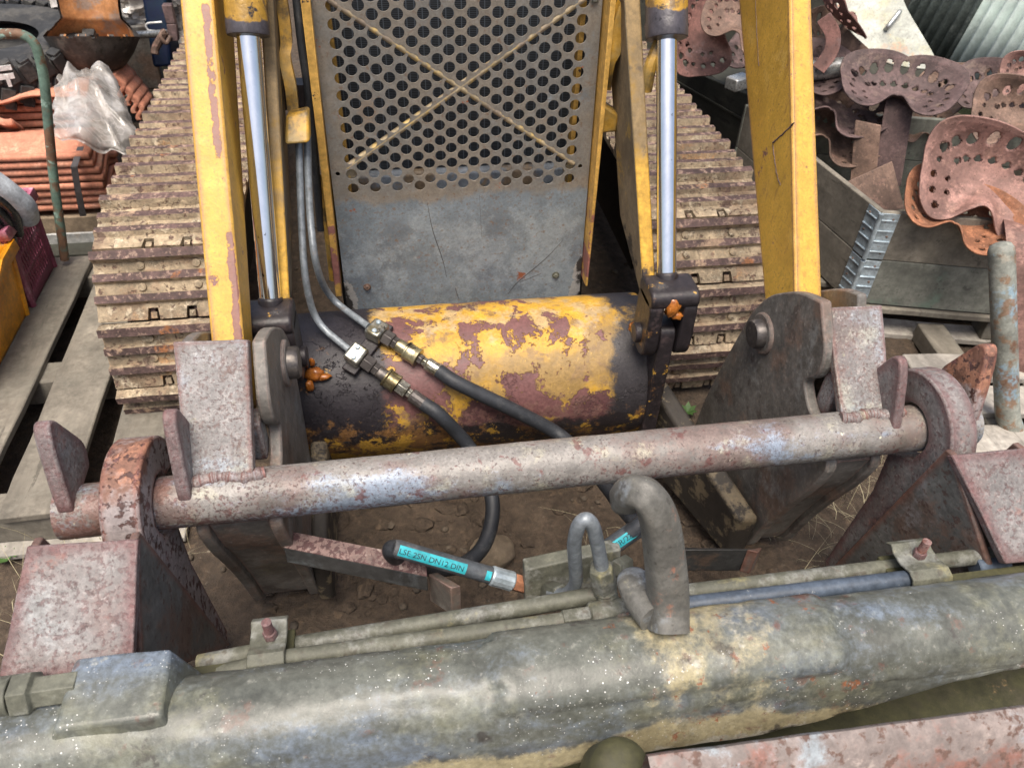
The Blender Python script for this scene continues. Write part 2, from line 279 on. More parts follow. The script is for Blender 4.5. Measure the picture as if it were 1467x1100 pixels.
M['enamel'] = weathered('chipped_white_enamel', (.36, .38, .335), [
    Ly((.34, .33, .20), 10, .50, .64, a=.7), Ly((.22, .22, .18), 60, .58, .66, a=.7), Ly((.30, .12, .06), 8, .66, .70, h=-.5), Ly((.36, .20, .13), 5, .58, .68, a=.8), Ly((.28, .29, .27), 20, .56, .7, a=.5)], rough=.4, bump=.25)
M['corr'] = weathered('green_grey_corrugated_sheet', (.56, .66, .61), [Ly((.66, .74, .70), 5, .5, .66, a=.7), Ly((.40, .48, .45), 8, .55, .68, a=.6)], rough=.4, metal=0, bump=.1, gr=.08)
M['corrdark'] = weathered('dark_corrugated_sheet', (.10, .12, .11), [Ly((.2, .22, .2), 8, .55, .68, a=.7)], rough=.4, metal=.45, bump=.1)
M['greenmesh'] = weathered('green_finned_board', (.10, .125, .07), [Ly((.19, .18, .10), 10, .55, .65)], rough=.7, bump=.2)
M['zinc'] = weathered('zinc_hinge', (.42, .50, .55), [Ly((.28, .33, .36), 20, .5, .62, a=.8), Ly((.20, .11, .07), 40, .68, .72)], rough=.38, metal=.5, bump=.15)
M['galvsheet'] = weathered('pale_galvanised_angle', (.46, .47, .46), [Ly((.30, .27, .23), 12, .52, .64, a=.9)], rough=.5, metal=.2)
M['greenrod'] = weathered('green_painted_rusty_rod', (.12, .19, .15), [Ly((.15, .085, .05), 12, .46, .54), Ly((.22, .32, .27), 22, .62, .68)], rough=.65, bump=.5)
M['bluepipe'] = weathered('rusty_blue_grey_pipe', (.23, .24, .21), [
    Ly((.21, .30, .36), 7, .54, .60, a=.9, st=(1, 1, .5)), Ly((.20, .12, .07), 22, .52, .62, a=.9), Ly((.12, .065, .04), 8, .62, .70), Ly((.34, .32, .26), 14, .60, .7, a=.6)], rough=.6, bump=.4)
M['strap'] = weathered('black_strap', (.06, .055, .055), rough=.5, bump=.1)
M['stone'] = weathered('brown_stone', (.22, .17, .115), [Ly((.13, .10, .07), 9, .5, .65)], rough=.9, bump=.5)
M['weed'] = weathered('weed_leaf', (.06, .13, .03), rough=.6, bump=0)
M['straw'] = weathered('dry_straw', (.34, .30, .19), rough=.8, bump=0)
M['silver'] = weathered('dull_silver_tube', (.42, .43, .42), [Ly((.2, .18, .16), 18, .58, .66)], rough=.3, metal=.7, bump=.1)
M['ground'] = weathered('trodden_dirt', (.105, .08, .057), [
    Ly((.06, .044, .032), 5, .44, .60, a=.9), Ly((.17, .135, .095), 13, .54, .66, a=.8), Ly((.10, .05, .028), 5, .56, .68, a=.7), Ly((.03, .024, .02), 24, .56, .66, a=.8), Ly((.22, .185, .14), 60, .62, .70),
    Ly((.066, .047, .032), 4, .38, .58, a=.85, g=[('X', -.45, -.25, .5), ('X', 1.05, .85, .5), ('Y', .8, .95, .2)]), Ly((.10, .07, .045), 20, .60, .68, a=.8)],  # dark zone under the machine: oily dirt, with the enclosed shade painted in
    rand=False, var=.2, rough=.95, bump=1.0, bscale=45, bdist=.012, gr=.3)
m, nt, b = new_mat('clear_dusty_film'); M['bag'] = m
co = coords(nt); n = noise_n(nt, co, 9, 6, .65); n2 = noise_n(nt, co, 7, 3, .5, dist=1.5, off=4)
crs = math_n(nt, 'ABSOLUTE', math_n(nt, 'SUBTRACT', n2, .5)); crs2 = math_n(nt, 'ABSOLUTE', math_n(nt, 'SUBTRACT', noise_n(nt, co, 16, 3, .5, dist=1.2, off=7), .5))
lk(nt, mixc(nt, ramp(nt, n, .35, .7), (.36, .34, .31), (.54, .52, .49)), b.inputs['Base Color'])
b.inputs['Roughness'].default_value = .22; b.inputs['Specular IOR Level'].default_value = .8
lk(nt, ramp(nt, math_n(nt, 'ADD', n, math_n(nt, 'MULTIPLY', ramp(nt, crs, 0, .03, 1, 0), .3)), .3, .8, .58, .92), b.inputs['Alpha'])
bp = nd(nt, 'ShaderNodeBump'); bp.inputs['Strength'].default_value = .6; bp.inputs['Distance'].default_value = .010
lk(nt, math_n(nt, 'ADD', crs, math_n(nt, 'MULTIPLY', crs2, .15)), bp.inputs['Height']); lk(nt, bp.outputs[0], b.inputs['Normal'])

# ------------------------------------------------------------------ mesh helpers
class MB:
    def __init__(s): s.bm = bmesh.new(); s.mi = 0
    def face(s, vs):
        try: f = s.bm.faces.new(vs); f.material_index = s.mi; return f
        except ValueError: return None
    def hexa(s, b4, t4):
        vs = [s.bm.verts.new(p) for p in list(b4)+list(t4)]
        for q in ((3, 2, 1, 0), (4, 5, 6, 7), (0, 1, 5, 4), (1, 2, 6, 5), (2, 3, 7, 6), (3, 0, 4, 7)): s.face([vs[i] for i in q])
        return s
    def box(s, c, d, R=None):
        c = V(c); x, y, z = d[0]/2, d[1]/2, d[2]/2
        pts = [V((sx*x, sy*y, sz*z)) for sz in (-1, 1) for sx, sy in ((-1, -1), (1, -1), (1, 1), (-1, 1))]
        pts = [(R @ p if R else p)+c for p in pts]
        return s.hexa(pts[:4], pts[4:])
    def prism(s, pts, vec):
        vec = V(vec); a = [s.bm.verts.new(p) for p in pts]; b = [s.bm.verts.new(V(p)+vec) for p in pts]
        n = len(a); s.face(a[::-1]); s.face(b)
        for i in range(n): s.face([a[i], a[(i+1) % n], b[(i+1) % n], b[i]])
        return s
    def tube(s, path, r, seg=16, cap=True, closed=False, sq=1, up=None):
        sp = lambda q: math.copysign(abs(q)**sq, q)
        path = [V(p) for p in path]; n = len(path)
        rs = r if isinstance(r, (list, tuple)) else [r]*n
        rings = []; nrm = None
        for i in range(n):
            if closed: t = path[(i+1) % n]-path[i-1]
            else: t = path[min(i+1, n-1)]-path[max(i-1, 0)]
            t.normalize()
            if nrm is None:
                nrm = V(up) if up else t.cross(V((0, 0, 1)))
                if nrm.length < .1: nrm = t.cross(V((0, 1, 0)))
            nrm = (nrm - t*nrm.dot(t)).normalized(); bn = t.cross(nrm)
            rings.append([s.bm.verts.new(path[i]+(nrm*sp(cos(2*pi*k/seg))+bn*sp(sin(2*pi*k/seg)))*rs[i]) for k in range(seg)])
        for i in range(n if closed else n-1):
            a, b = rings[i], rings[(i+1) % n]
            for k in range(seg): s.face([a[k], a[(k+1) % seg], b[(k+1) % seg], b[k]])
        if cap and not closed: s.face(rings[0][::-1]); s.face(rings[-1])
        return s
    def lathe(s, prof, o, ax, seg=32, a0=0, a1=2*pi, ref=None):
        """prof: list of (radius, height) along axis ax from origin o"""
        o = V(o); ax = V(ax).normalized()
        u = V(ref) if ref else ax.cross(V((0, 0, 1)))
        if u.length < .1: u = ax.cross(V((0, 1, 0)))
        u = (u-ax*u.dot(ax)).normalized(); w = ax.cross(u)
        full = abs(a1-a0-2*pi) < 1e-6; m_ = seg if full else seg+1
        rings = []
        for r, h in prof:
            if r < 1e-6: rings.append([s.bm.verts.new(o+ax*h)])
            else: rings.append([s.bm.verts.new(o+ax*h+(u*cos(a0+(a1-a0)*k/seg)+w*sin(a0+(a1-a0)*k/seg))*r) for k in range(m_)])
        for a, b in zip(rings, rings[1:]):
            for k in range(seg):
                k2 = (k+1) % m_
                if len(a) == 1 and len(b) == 1: continue
                if len(a) == 1: s.face([a[0], b[k2], b[k]])
                elif len(b) == 1: s.face([a[k], a[k2], b[0]])
                else: s.face([a[k], a[k2], b[k2], b[k]])
        return s
    def cyl(s, a, b, r, seg=24, ch=0):
        a, b = V(a), V(b); L = (b-a).length
        pr = [(0, 0), (r-ch, 0), (r, ch), (r, L-ch), (r-ch, L), (0, L)] if ch else [(0, 0), (r, 0), (r, L), (0, L)]
        return s.lathe(pr, a, b-a, seg)
    def grid(s, fn, nu, nv, cu=False):
        vs = [[s.bm.verts.new(fn(i/nu, j/nv)) for j in range(nv+1)] for i in range(nu if cu else nu+1)]
        n = len(vs)
        for i in range(nu):
            for j in range(nv): s.face([vs[i][j], vs[(i+1) % n][j], vs[(i+1) % n][j+1], vs[i][j+1]])
        return vs
    def blob(s, c, r, sq=(1, 1, 1), amp=.25, fr=2.0, seed=0, sub=3):
        g = bmesh.ops.create_icosphere(s.bm, subdivisions=sub, radius=1)
        c = V(c)
        for v in g['verts']:
            d = v.co.normalized(); k = 1+amp*mnoise.fractal(d*fr+V((seed*3.1, seed, 0)), 1, 2, 4)
            v.co = c+V((d.x*r*sq[0]*k, d.y*r*sq[1]*k, d.z*r*sq[2]*k))
        for v in g['verts']:
            for f in v.link_faces: f.material_index = s.mi
        return s
    def build(s, name, mats, parent=None, smooth=35, bevel=0, seg=2, solid=0, bang=40):
        bmesh.ops.recalc_face_normals(s.bm, faces=s.bm.faces[:])
        me = bpy.data.meshes.new(name); s.bm.to_mesh(me); s.bm.free()
        for m_ in (mats if isinstance(mats, (list, tuple)) else [mats]): me.materials.append(M[m_] if isinstance(m_, str) else m_)
        o = bpy.data.objects.new(name, me); COL.objects.link(o)
        if smooth:
            for p in me.polygons: p.use_smooth = True
            me.set_sharp_from_angle(angle=radians(smooth))
        if solid:
            md = o.modifiers.new('thickness', 'SOLIDIFY'); md.thickness = solid; md.offset = 0
        if bevel:
            md = o.modifiers.new('bevel', 'BEVEL'); md.width = bevel; md.segments = seg; md.limit_method = 'ANGLE'; md.angle_limit = radians(bang)
            md.harden_normals = False
        if parent is not None:
            o.parent = parent
            if parent.type == 'EMPTY': o.location = -V(parent['base'])
        return o
def thing(name, label, cat, base, group=None):
    o = bpy.data.objects.new(name, None); COL.objects.link(o); o.empty_display_size = .1
    o.location = base; o['base'] = list(base); o['label'] = label; o['category'] = cat
    if group: o['group'] = group
    return o
def tag(o, label, cat, group=None, kind=None):
    if label: o['label'] = label
    if cat: o['category'] = cat
    if group: o['group'] = group
    if kind: o['kind'] = kind
    return o
def smooth_path(pts, n=8):
    """Catmull-Rom through the points"""
    pts = [V(p) for p in pts]; out = []
    q = [pts[0]*2-pts[1]]+pts+[pts[-1]*2-pts[-2]]
    for i in range(1, len(q)-2):
        for k in range(n):
            t = k/n; a, b, c, d = q[i-1], q[i], q[i+1], q[i+2]
            out.append(.5*((2*b)+(c-a)*t+(2*a-5*b+4*c-d)*t*t+(3*b-a-3*c+d)*t**3))
    out.append(pts[-1]); return out
def fillet(pts, r, n=6):
    pts = [V(p) for p in pts]; out = [pts[0]]
    for a, b, c in zip(pts, pts[1:], pts[2:]):
        d1 = min(r, (a-b).length*.45); d2 = min(r, (c-b).length*.45)
        p = b+(a-b).normalized()*d1; q = b+(c-b).normalized()*d2
        for k in range(n+1):
            t = k/n; out.append(p*(1-t)**2+b*2*t*(1-t)+q*t*t)
    out.append(pts[-1]); return out
def rounded(pts2, r, n=5):
    """round the corners of a closed 2D outline; r is one radius or one per corner"""
    out = []; N = len(pts2)
    for i in range(N):
        a, b, c = V((*pts2[i-1], 0)), V((*pts2[i], 0)), V((*pts2[(i+1) % N], 0))
        rr = r[i] if isinstance(r, (list, tuple)) else r
        d1 = min(rr, (a-b).length*.48); d2 = min(rr, (c-b).length*.48)
        if rr < 1e-5: out.append((b.x, b.y)); continue
        p = b+(a-b).normalized()*d1; q = b+(c-b).normalized()*d2
        for k in range(n+1):
            t = k/n; e = p*(1-t)**2+b*2*t*(1-t)+q*t*t; out.append((e.x, e.y))
    return out
def roughen(o_bm, amp, fr, seed=0):
    for v in o_bm.verts:
        v.co += V((mnoise.fractal(v.co*fr+V((seed, 0, 0)), 1, 2, 4), mnoise.fractal(v.co*fr+V((0, seed+5, 0)), 1, 2, 4), mnoise.fractal(v.co*fr+V((0, 0, seed+9)), 1, 2, 4)))*amp
def weld(mb, path, r, seed=0):
    """a lumpy weld bead along a path"""
    pts = smooth_path(path, 14) if len(path) > 2 else [V(path[0]).lerp(V(path[1]), k/30) for k in range(31)]
    rs = [r*(1+.10*sin(k*.42)+.2*mnoise.noise(V((k*.4, seed, 0)))) for k in range(len(pts))]
    mb.tube(pts, rs, 8)

# ================================================================== GROUND
def gz(x, y): return .016*mnoise.fractal(V((x*3, y*3, 0)), 1, 2, 5)+.012*mnoise.fractal(V((x*12, y*12, 3)), 1, 2, 4)
mb = MB()
xs = [-30, -12, -5]+[-3+i*.03 for i in range(234)]+[6, 12, 30]; ys = [-6, -2, 0]+[.3+i*.03 for i in range(180)]+[7, 12, 30, 60]
vv = [[mb.bm.verts.new((x, y, gz(x, y)-.012)) for y in ys] for x in xs]
for i in range(len(xs)-1):
    for j in range(len(ys)-1): mb.face([vv[i][j], vv[i+1][j], vv[i+1][j+1], vv[i][j+1]])
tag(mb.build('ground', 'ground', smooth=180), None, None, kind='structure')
mb = MB()
for i in range(300):
    x, y = random.choice([(random.uniform(-.4, .9), random.uniform(.9, 1.7)), (random.uniform(-1.6, -.3), random.uniform(1.0, 3.2)), (random.uniform(.7, 2.4), random.uniform(1.0, 3.0))])
    r = random.choice([.004, .006, .009, .013]); mb.blob((x, y, gz(x, y)-.012+r*.3), r, (1, random.uniform(.7, 1.2), .7), .3, 1.5, i, 1)
tag(mb.build('gravel', 'gravel', smooth=60), None, 'gravel', kind='stuff')
mb = MB()
for i in range(420):
    x, y = random.uniform(-.45, .95), random.uniform(.85, 1.7); r = abs(random.gauss(0, .011))+.003
    mb.blob((x, y, gz(x, y)-.012+r*.15), r, (random.uniform(.8, 1.5), random.uniform(.8, 1.3), .6), .45, 2.2, i, 2 if r > .012 else 1)
tag(mb.build('dirt_clods', 'ground', smooth=40), None, 'dirt clods', kind='stuff')
def stone(px, py, r, sq, label, seed):
    c = P(px, py, Z=r*.45); mb = MB(); mb.blob(c, r, sq, .12, 1.3, seed, 4)
    return tag(mb.build('stone', 'stone', smooth=180), label, 'stone')
stone(706, 790, .062, (1, .8, .8), 'rounded brown stone behind the black hose', 3)
stone(826, 812, .03, (1, .9, .7), 'small pale stone below the hose fitting', 8) if False else None

# ================================================================== THE LOADER
LD = thing('tracked_loader', 'old yellow tracked loader with perforated radiator guard and peeling paint', 'tracked loader', (.17, 2.6, 0))
TY, TZ, TR = 1.65, .32, .205
def on_cyl(px, py, yc, zc, r):
    d = ray(px, py); oy, oz = -yc, CAMH-zc
    a = d.y**2+d.z**2; b_ = 2*(oy*d.y+oz*d.z); c = oy*oy+oz*oz-r*r
    D = b_*b_-4*a*c
    t = (-b_-math.sqrt(max(D, 0)))/(2*a); return V((0, 0, CAMH))+d*t
def on_tube(px, py, off=0): return on_cyl(px, py, TY, TZ, TR+off)
# --- radiator guard plate
GY = 1.9
x0 = P(476, 17, Y=GY).x; x1 = P(835, 17, Y=GY).x; cs = (x1-x0)/20; rs = cs*1.40
zb = P(504, 270, Y=GY).z
pl, pr = P(446, 0, Y=GY).x, P(861, 0, Y=GY).x
plb, prb = P(492, 420, Y=GY).x, P(833, 410, Y=GY).x
cu = bpy.data.curves.new('guard_outline', 'CURVE'); cu.dimensions = '2D'; cu.fill_mode = 'BOTH'; cu.extrude = .002
def spl(pts):
    s = cu.splines.new('POLY'); s.points.add(len(pts)-1); s.use_cyclic_u = True
    for p, q in zip(s.points, pts): p.co = (q[0], q[1], 0, 1)
spl([(plb+.004, .36), (prb-.004, .36), (pr, 1.40), (pl, 1.40)])
holes = []
k = 0
while zb+k*rs/2 < 1.34:
    for c in range(21):
        if (c+k) % 2 == 0: holes.append((x0+c*cs+random.gauss(0, .0004), zb+k*rs/2+random.gauss(0, .0004)))
    k += 1
for hx, hz in holes:
    spl([(hx+.0141*cos(2*pi*i/20), hz+.0141*sin(2*pi*i/20)) for i in range(20)])
for hx, hz in ((P(484, 249, Y=GY).x, P(484, 249, Y=GY).z), (P(831, 238, Y=GY).x, P(831, 238, Y=GY).z)):
    spl([(hx+.006*cos(2*pi*i/12), hz+.006*sin(2*pi*i/12)) for i in range(12)])
tmp = bpy.data.objects.new('tmp', cu); COL.objects.link(tmp)
dg = bpy.context.evaluated_depsgraph_get(); me = bpy.data.meshes.new_from_object(tmp.evaluated_get(dg))
bpy.data.objects.remove(tmp); bpy.data.curves.remove(cu)
for v in me.vertices: v.co = V((v.co.x, GY+v.co.z, v.co.y))
me.materials.clear(); me.materials.append(M['panel'])
guard = bpy.data.objects.new('radiator_guard', me); COL.objects.link(guard); guard.parent = LD; guard.location = -V(LD['base'])
me.name = 'radiator_guard'
def bolt(c, ax, r, h, mat, parent, name='bolt'):
    c = V(c); ax = V(ax).normalized(); mb = MB()
    mb.lathe([(0, 0), (r*1.5, 0), (r*1.5, h*.2), (r*.9, h*.22), (r*.9, h*.25)], c, ax, 20)
    mb.lathe([(0, h*.2), (r, h*.2), (r, h*.85), (r*.85, h), (0, h)], c, ax, 6)
    return mb.build(name, mat, parent, bevel=.0006)
for px, py in ((526, 411), (796, 394), (428, 0), (852, -2)):
    if py > 100 or True:
        p = P(px, py, Y=GY-.003)
        if px in (428,): p = P(440, 2, Y=GY-.003)
        bolt(p, (0, -1, 0), .0075, .008, 'rust_tan' if px == 526 else 'pipe', guard)
for pts, r in ((((612, 290), (620, 330), (634, 372), (640, 398)), .0016), (((652, 412), (657, 428)), .0016), (((806, 345), (780, 372), (742, 404), (728, 421)), .0018), (((775, 392), (745, 404)), .0014), (((687, 280), (690, 340)), .0009)):
    mb = MB(); q = [P(*p, Y=GY-.0018) for p in pts]; q = smooth_path(q, 6) if len(q) > 2 else q; mb.tube(q, [r*.7*(.4+.6*sin(pi*(i+.5)/len(q))) for i in range(len(q))], 6); mb.build('scratch', 'strap', guard, smooth=60)
mb = MB()
for a, b_ in (((462, -8), (822, 233)), ((838, -4), (497, 240))):
    mb.tube([P(*a, Y=GY+.0072), P(*b_, Y=GY+.0072)], .0096, 14)
mb.build('guard_brace', 'tanrod', guard)
for px, py in ((503, 247), (815, 242)):
    mb = MB(); p = P(px, py, Y=GY+.012); mb.cyl(p, p+V((0, .02, 0)), .016, 20); mb.build('mounting_pad', 'tanrod', guard)
for sx, xa in ((-1, x0-.016), (1, x1+.004)):
    mb = MB(); mb.box((xa+.004, GY+.04, 1.03), (.012, .03, .66)); mb.build('frame_flange', 'strip', guard)
# --- yellow frame plates either side of the guard
def side_plate(fr_top, fr_bot, w, name='radiator_frame_side'):
    pass
mb = MB()
a0, a1 = P(429, -10, Y=GY-.03), P(443, -10, Y=GY-.03); b0, b1 = P(481, 425, Y=GY-.03), P(490, 425, Y=GY-.03)
D_ = V((0, 1.6, 0))
mb.hexa((b0, b1, b1+D_, b0+D_), (a0, a1, a1+D_, a0+D_)); mb.build('radiator_frame_side', 'strip', LD, bevel=.002)
mb = MB()
a0, a1 = P(876, -10, Y=GY-.055), P(884, -10, Y=GY-.055); b0, b1 = P(838.5, 410, Y=GY-.055), P(842, 410, Y=GY-.055)
mb.hexa((b0, b1, b1+D_, b0+D_), (a0, a1, a1+D_, a0+D_)); mb.build('radiator_frame_side', 'strip', LD, bevel=.002)
# --- radiator core and tank
mb = MB(); mb.box((.19, GY+.125, 1.11), (.70, .06, .64)); core = mb.build('radiator_core', 'core', LD)
mb = MB(); mb.box((.19, GY+.12, .745), (.66, .09, .082)); mb.cyl((.16, GY+.08, .79), (.16, GY+.03, .70), .0, 6) if False else None
mb.build('radiator_tank', 'tank', core, bevel=.012)
# --- hull behind (hood sides, belly)
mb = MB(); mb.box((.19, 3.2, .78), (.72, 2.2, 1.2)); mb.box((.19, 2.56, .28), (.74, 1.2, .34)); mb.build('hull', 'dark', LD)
mb = MB()
mb.tube([P(455, 250, Y=1.93), P(470, 330, Y=1.9), P(478, 400, Y=1.9)], .012, 10)
mb.build('drain_hose', 'yellow_dirty', LD)
# --- torque tube
xl, xr = -.33, P(945, 520, Y=1.47).x
mb = MB()
nx, na = 90, 64
def tubep(u, v):
    x = xl+(xr-xl)*u; a = 2*pi*v; r = TR+.0015*mnoise.fractal(V((x*9, cos(a)*3, sin(a)*3)), 1, 2, 3)
    return V((x, TY-cos(a)*r, TZ+sin(a)*r))
mb.grid(tubep, nx, na)
torque = mb.build('torque_tube', 'torque', LD, smooth=180)
# --- lift arms
def lift_arm(fr):
    t0, t1, b0, b1 = fr; t0, t1 = t0+(t0-b0)*.4, t1+(t1-b1)*.4; d = V((0, .28, .10)); mb = MB(); mb.hexa((b0, b1, b1+d, b0+d), (t0, t1, t1+d, t0+d))
    for f in mb.bm.faces: f.material_index = 0 if abs((sum((v.co for v in f.verts), V())/4-(t0+t1+b0+b1)/4).x) < .012 else 1
    return mb.build('lift_arm', ['yellow_arm', 'armside'], LD, bevel=.004)
la1 = lift_arm((P(371, -10, Y=1.86), P(391, -10, Y=1.86), P(401, 470, Y=1.50), P(418, 470, Y=1.50)))
la2 = lift_arm((P(894, -10, Y=1.86), P(917, -10, Y=1.86), P(922, 440, Y=1.50), P(941, 440, Y=1.50)))
for (xa_, xb_, xc_, xd_) in ((.66, .715, .80, .858), (-.27, -.225, -.268, -.228)):
    mb = MB(); mb.hexa((V((xa_, 1.56, .06)), V((xb_, 1.56, .06)), V((xd_, 1.14, .05)), V((xc_, 1.14, .05))), (V((xa_, 1.54, .34)), V((xb_, 1.54, .34)), V((xd_, 1.13, .21)), V((xc_, 1.13, .21))))
    mb.build('lift_arm_end', 'armside', LD, bevel=.012, seg=3)
# --- tilt arms (the long yellow beams pinned to the hitch)
def tilt_arm(ft0, ft1, fb0, fb1, bt, bb):
    """front face corners, then the rear corner line on the inner side"""
    ext = .20
    def low(t, b): return b+(b-t)*ext
    dt, db = bt, bb
    T0, T1 = ft0+(ft0-fb0)*.45, ft1+(ft1-fb1)*.45; B0, B1 = low(ft0, fb0), low(ft1, fb1); dt = bt+(bt-bb)*.45; db = bb+(bb-bt)*ext
    mb = MB()
    n = 14
    def ring(k):
        u = k/n; a = T0.lerp(B0, u); b = T1.lerp(B1, u); d = dt.lerp(db, u)
        return [mb.bm.verts.new(p) for p in (a, b, b+d, a+d)]
    R0 = [ring(k) for k in range(n+1)]
    mb.face(R0[0]); mb.face(R0[-1][::-1])
    for A, B in zip(R0, R0[1:]):
        for i in range(4): mb.face([A[i], A[(i+1) % 4], B[(i+1) % 4], B[i]])
    return mb.build('tilt_arm', 'yellow', LD, bevel=.005)
ta1 = tilt_arm(P(256, -20, Y=1.80), P(304, -20, Y=1.80), P(302, 484, Y=1.33), P(349, 484, Y=1.33), P(331, -20, X=P(304, -20, Y=1.80).x)-P(304, -20, Y=1.80), P(362, 480, X=P(349, 484, Y=1.33).x)-P(349, 484, Y=1.33))
XR0, XR1 = P(1131, -20, Y=1.80).x, P(1140, 432, Y=1.335).x
ft0, ft1, fb0, fb1 = P(1131, -20, Y=1.80), P(1162, -20, Y=1.80), P(1140, 432, Y=1.335), P(1178, 437, Y=1.335)
bt = P(1056, -20, X=ft0.x)-ft0; bb = P(1095, 425, X=fb0.x)-fb0
ta2 = tilt_arm(ft0, ft1, fb0, fb1, bt, bb)
def scratch(pts, arm, r):
    q0, q1, q2 = ft0, fb0, ft0+bt; n = (q1-q0).cross(q2-q0).normalized(); mb = MB()
    def onp(px, py): d = ray(px, py); return V((0, 0, CAMH))+d*((q0-V((0, 0, CAMH))).dot(n)/d.dot(n))
    path = smooth_path([onp(*p) for p in pts], 5); mb.tube([p+V((0, .0006*sin(i*3), .0012*sin(i*1.9))) for i, p in enumerate(path)], [r*(.6+.5*abs(sin(i*2.3))) for i in range(len(path))], 6)
    mb.build('paint_crack', 'rust_dark', arm, smooth=60)
scratch([(1138, 176), (1124, 190), (1107, 205)], ta2, .0022); scratch([(1107, 207), (1110, 230), (1113, 250), (1118, 266)], ta2, .0013); scratch([(1082, -10), (1084, 40), (1087, 95)], ta2, .0008)
# --- hydraulic cylinders
def cylinder(pb, tb, pt, tt, r, rb, cw, slotside):
    B, T = P(*pb, t=tb), P(*pt, t=tt); ax = (T-B).normalized()
    mb = MB(); e = T+ax*.6
    mb.lathe([(0, .0), (rb*.97, .0), (rb, .006), (rb, .03), (rb*.985, .034), (rb*.985, .6), (0, .6)], T, ax, 48)
    p = T+ax*.16-V((0, rb*.9, 0)); mb.blob(p, .034, (1, .55, 1), .05, 1, 1, 3)
    root = mb.build('hydraulic_cylinder', 'barrel', LD, bevel=.0015)
    mb = MB(); mb.cyl(B-ax*.01, T+ax*.02, r, 48); mb.build('rod', 'chrome', root, smooth=60)
    # clevis: neck, yoke and two legs round a pin
    mb = MB(); w = cw
    mb.lathe([(r*1.15, -.02), (r*1.2, .0), (r*1.1, .012), (0, .012)], B, ax, 32)
    o = B-ax*.075
    def leg(xa, xb, h0, h1):
        pts = rounded([(-.052, h1), (.052, h1), (.055, h0), (-.055, h0)], [.03, .03, .05, .05], 6)
        mb.prism([V((o.x+xa, o.y+q[0], o.z+q[1])) for q in pts], (xb-xa, 0, 0))
    leg(-w/2, w/2, .02, .072)
    leg(-w/2, -w*.20, -.13, .045); leg(w*.20, w/2, -.13, .045)
    mb.build('clevis', 'oil', root, bevel=.007, seg=3)
    mb = MB(); c = o+V((0, 0, -.075)); mb.cyl(c-V((w*.62, 0, 0)), c+V((w*.62, 0, 0)), .026, 24, .003); mb.build('pin', 'oil', root)
    return root, B, o
cy1, B1, o1 = cylinder((388, 432), 1.78, (356, 52), 1.62, .0245, .0445, .108, 1)
cy2, B2, o2 = cylinder((955, 396), 1.90, (955, 56), 1.78, .0240, .049, .122, 1)
for o_, yel in ((o1, True), (o2, False)):
    mb = MB()
    pts = rounded([(-.055, .0), (.05, .0), (.10, -.34), (-.03, -.50)], .02, 4)
    pts = [(-.045, .01), (.03, .01), (.16, -.18), (.10, -.46), (-.045, -.46)]
    mb.prism([V((o_.x-.020, o_.y+q[0], o_.z-.05+q[1])) for q in rounded(pts, .025)], (.040, 0, 0))
    mb.build('cylinder_lug', 'torque' if yel else 'oil', torque, bevel=.004)
# grease blobs squeezed out of the pins
mb = MB()
for px, py, r, sq in ((450, 536, .022, (1.1, .8, .8)), (462, 540, .014, (1.6, .7, .6)), (444, 553, .013, (.8, .8, 1.3)), (438, 520, .010, (.7, .8, 1.6)), (447, 519, .009, (.8, .8, 1.5))):
    mb.blob(on_tube(px, py, .01), r, sq, .25, 1.6, px, 3)
mb.build('grease_blob', 'grease', torque, smooth=180)
mb = MB()
for px, py, r, sq in ((963, 440, .020, (.9, .8, 1.3)), (970, 452, .014, (1, .8, .8)), (960, 449, .010, (1, .8, .8))):
    mb.blob(P(px, py, Y=o2.y-.045), r, sq, .3, 1.6, px, 3)
mb.build('grease_blob', 'grease', torque, smooth=180)
mb = MB(); mb.blob(on_tube(908, 470, .004), .015, (1, .7, 1.4), .3, 1.6, 4, 3); mb.build('grease_blob', 'grease', torque, smooth=180)
# --- rigid pipes down the left of the guard
def dirpx(px, py, off): return on_tube(px, py, off)
pA = [P(428, 190, Y=1.80), P(431, 300, Y=1.72), P(436, 400, Y=1.62), on_tube(452, 462, .035), on_tube(500, 501, .03)]
pB = [P(440, 190, Y=1.80), P(443, 300, Y=1.72), P(452, 385, Y=1.62), on_tube(473, 428, .045), on_tube(528, 468, .03)]
for pts in (pA, pB):
    mb = MB(); mb.tube(fillet(pts, .09, 8), .0088, 16); mb.build('rigid_pipe', 'steelpipe', LD, smooth=60)
# clamps holding the pipes on the tube
def frame_at(p, d):
    """axes: along d, outward normal of the tube, sideways"""
    n = V((0, p.y-TY, p.z-TZ)).normalized(); d = (d-n*d.dot(n)).normalized(); return d, n, d.cross(n)
CLD = []
for (c0, c1, tip) in (((502, 503), (516, 513), (623, 590)), ((532, 470), (546, 480), (650, 545))):
    a = on_tube(*c0, .03); e = on_tube(*tip, .045); ax = (e-a).normalized(); CLD.append((a, ax))
for i, (a, ax) in enumerate(CLD):
    d, n, s = frame_at(a, ax); R = Matrix((d, s, n)).transposed()
    mb = MB(); mb.box(a+d*.018, (.044, .052, .034), R); cl = mb.build('pipe_clamp', 'fitting', LD, bevel=.006)
    for sg in (-1, 1):
        mb = MB(); c = a+d*(.018+.004*sg)+s*.014*sg+n*.017; mb.lathe([(0, 0), (.0065, 0), (.0065, .004), (.004, .006), (0, .006)], c, n, 12); mb.build('bolt', 'zinc', cl)
mb = MB(); a = CLD[0][0].lerp(CLD[1][0], .5); d, n, s = frame_at(a, CLD[0][1]); R = Matrix((d, s, n)).transposed()
mb.box(a+n*-.022+d*.02, (.04, .17, .012), R); mb.build('clamp_bracket', 'oil', torque, bevel=.003)
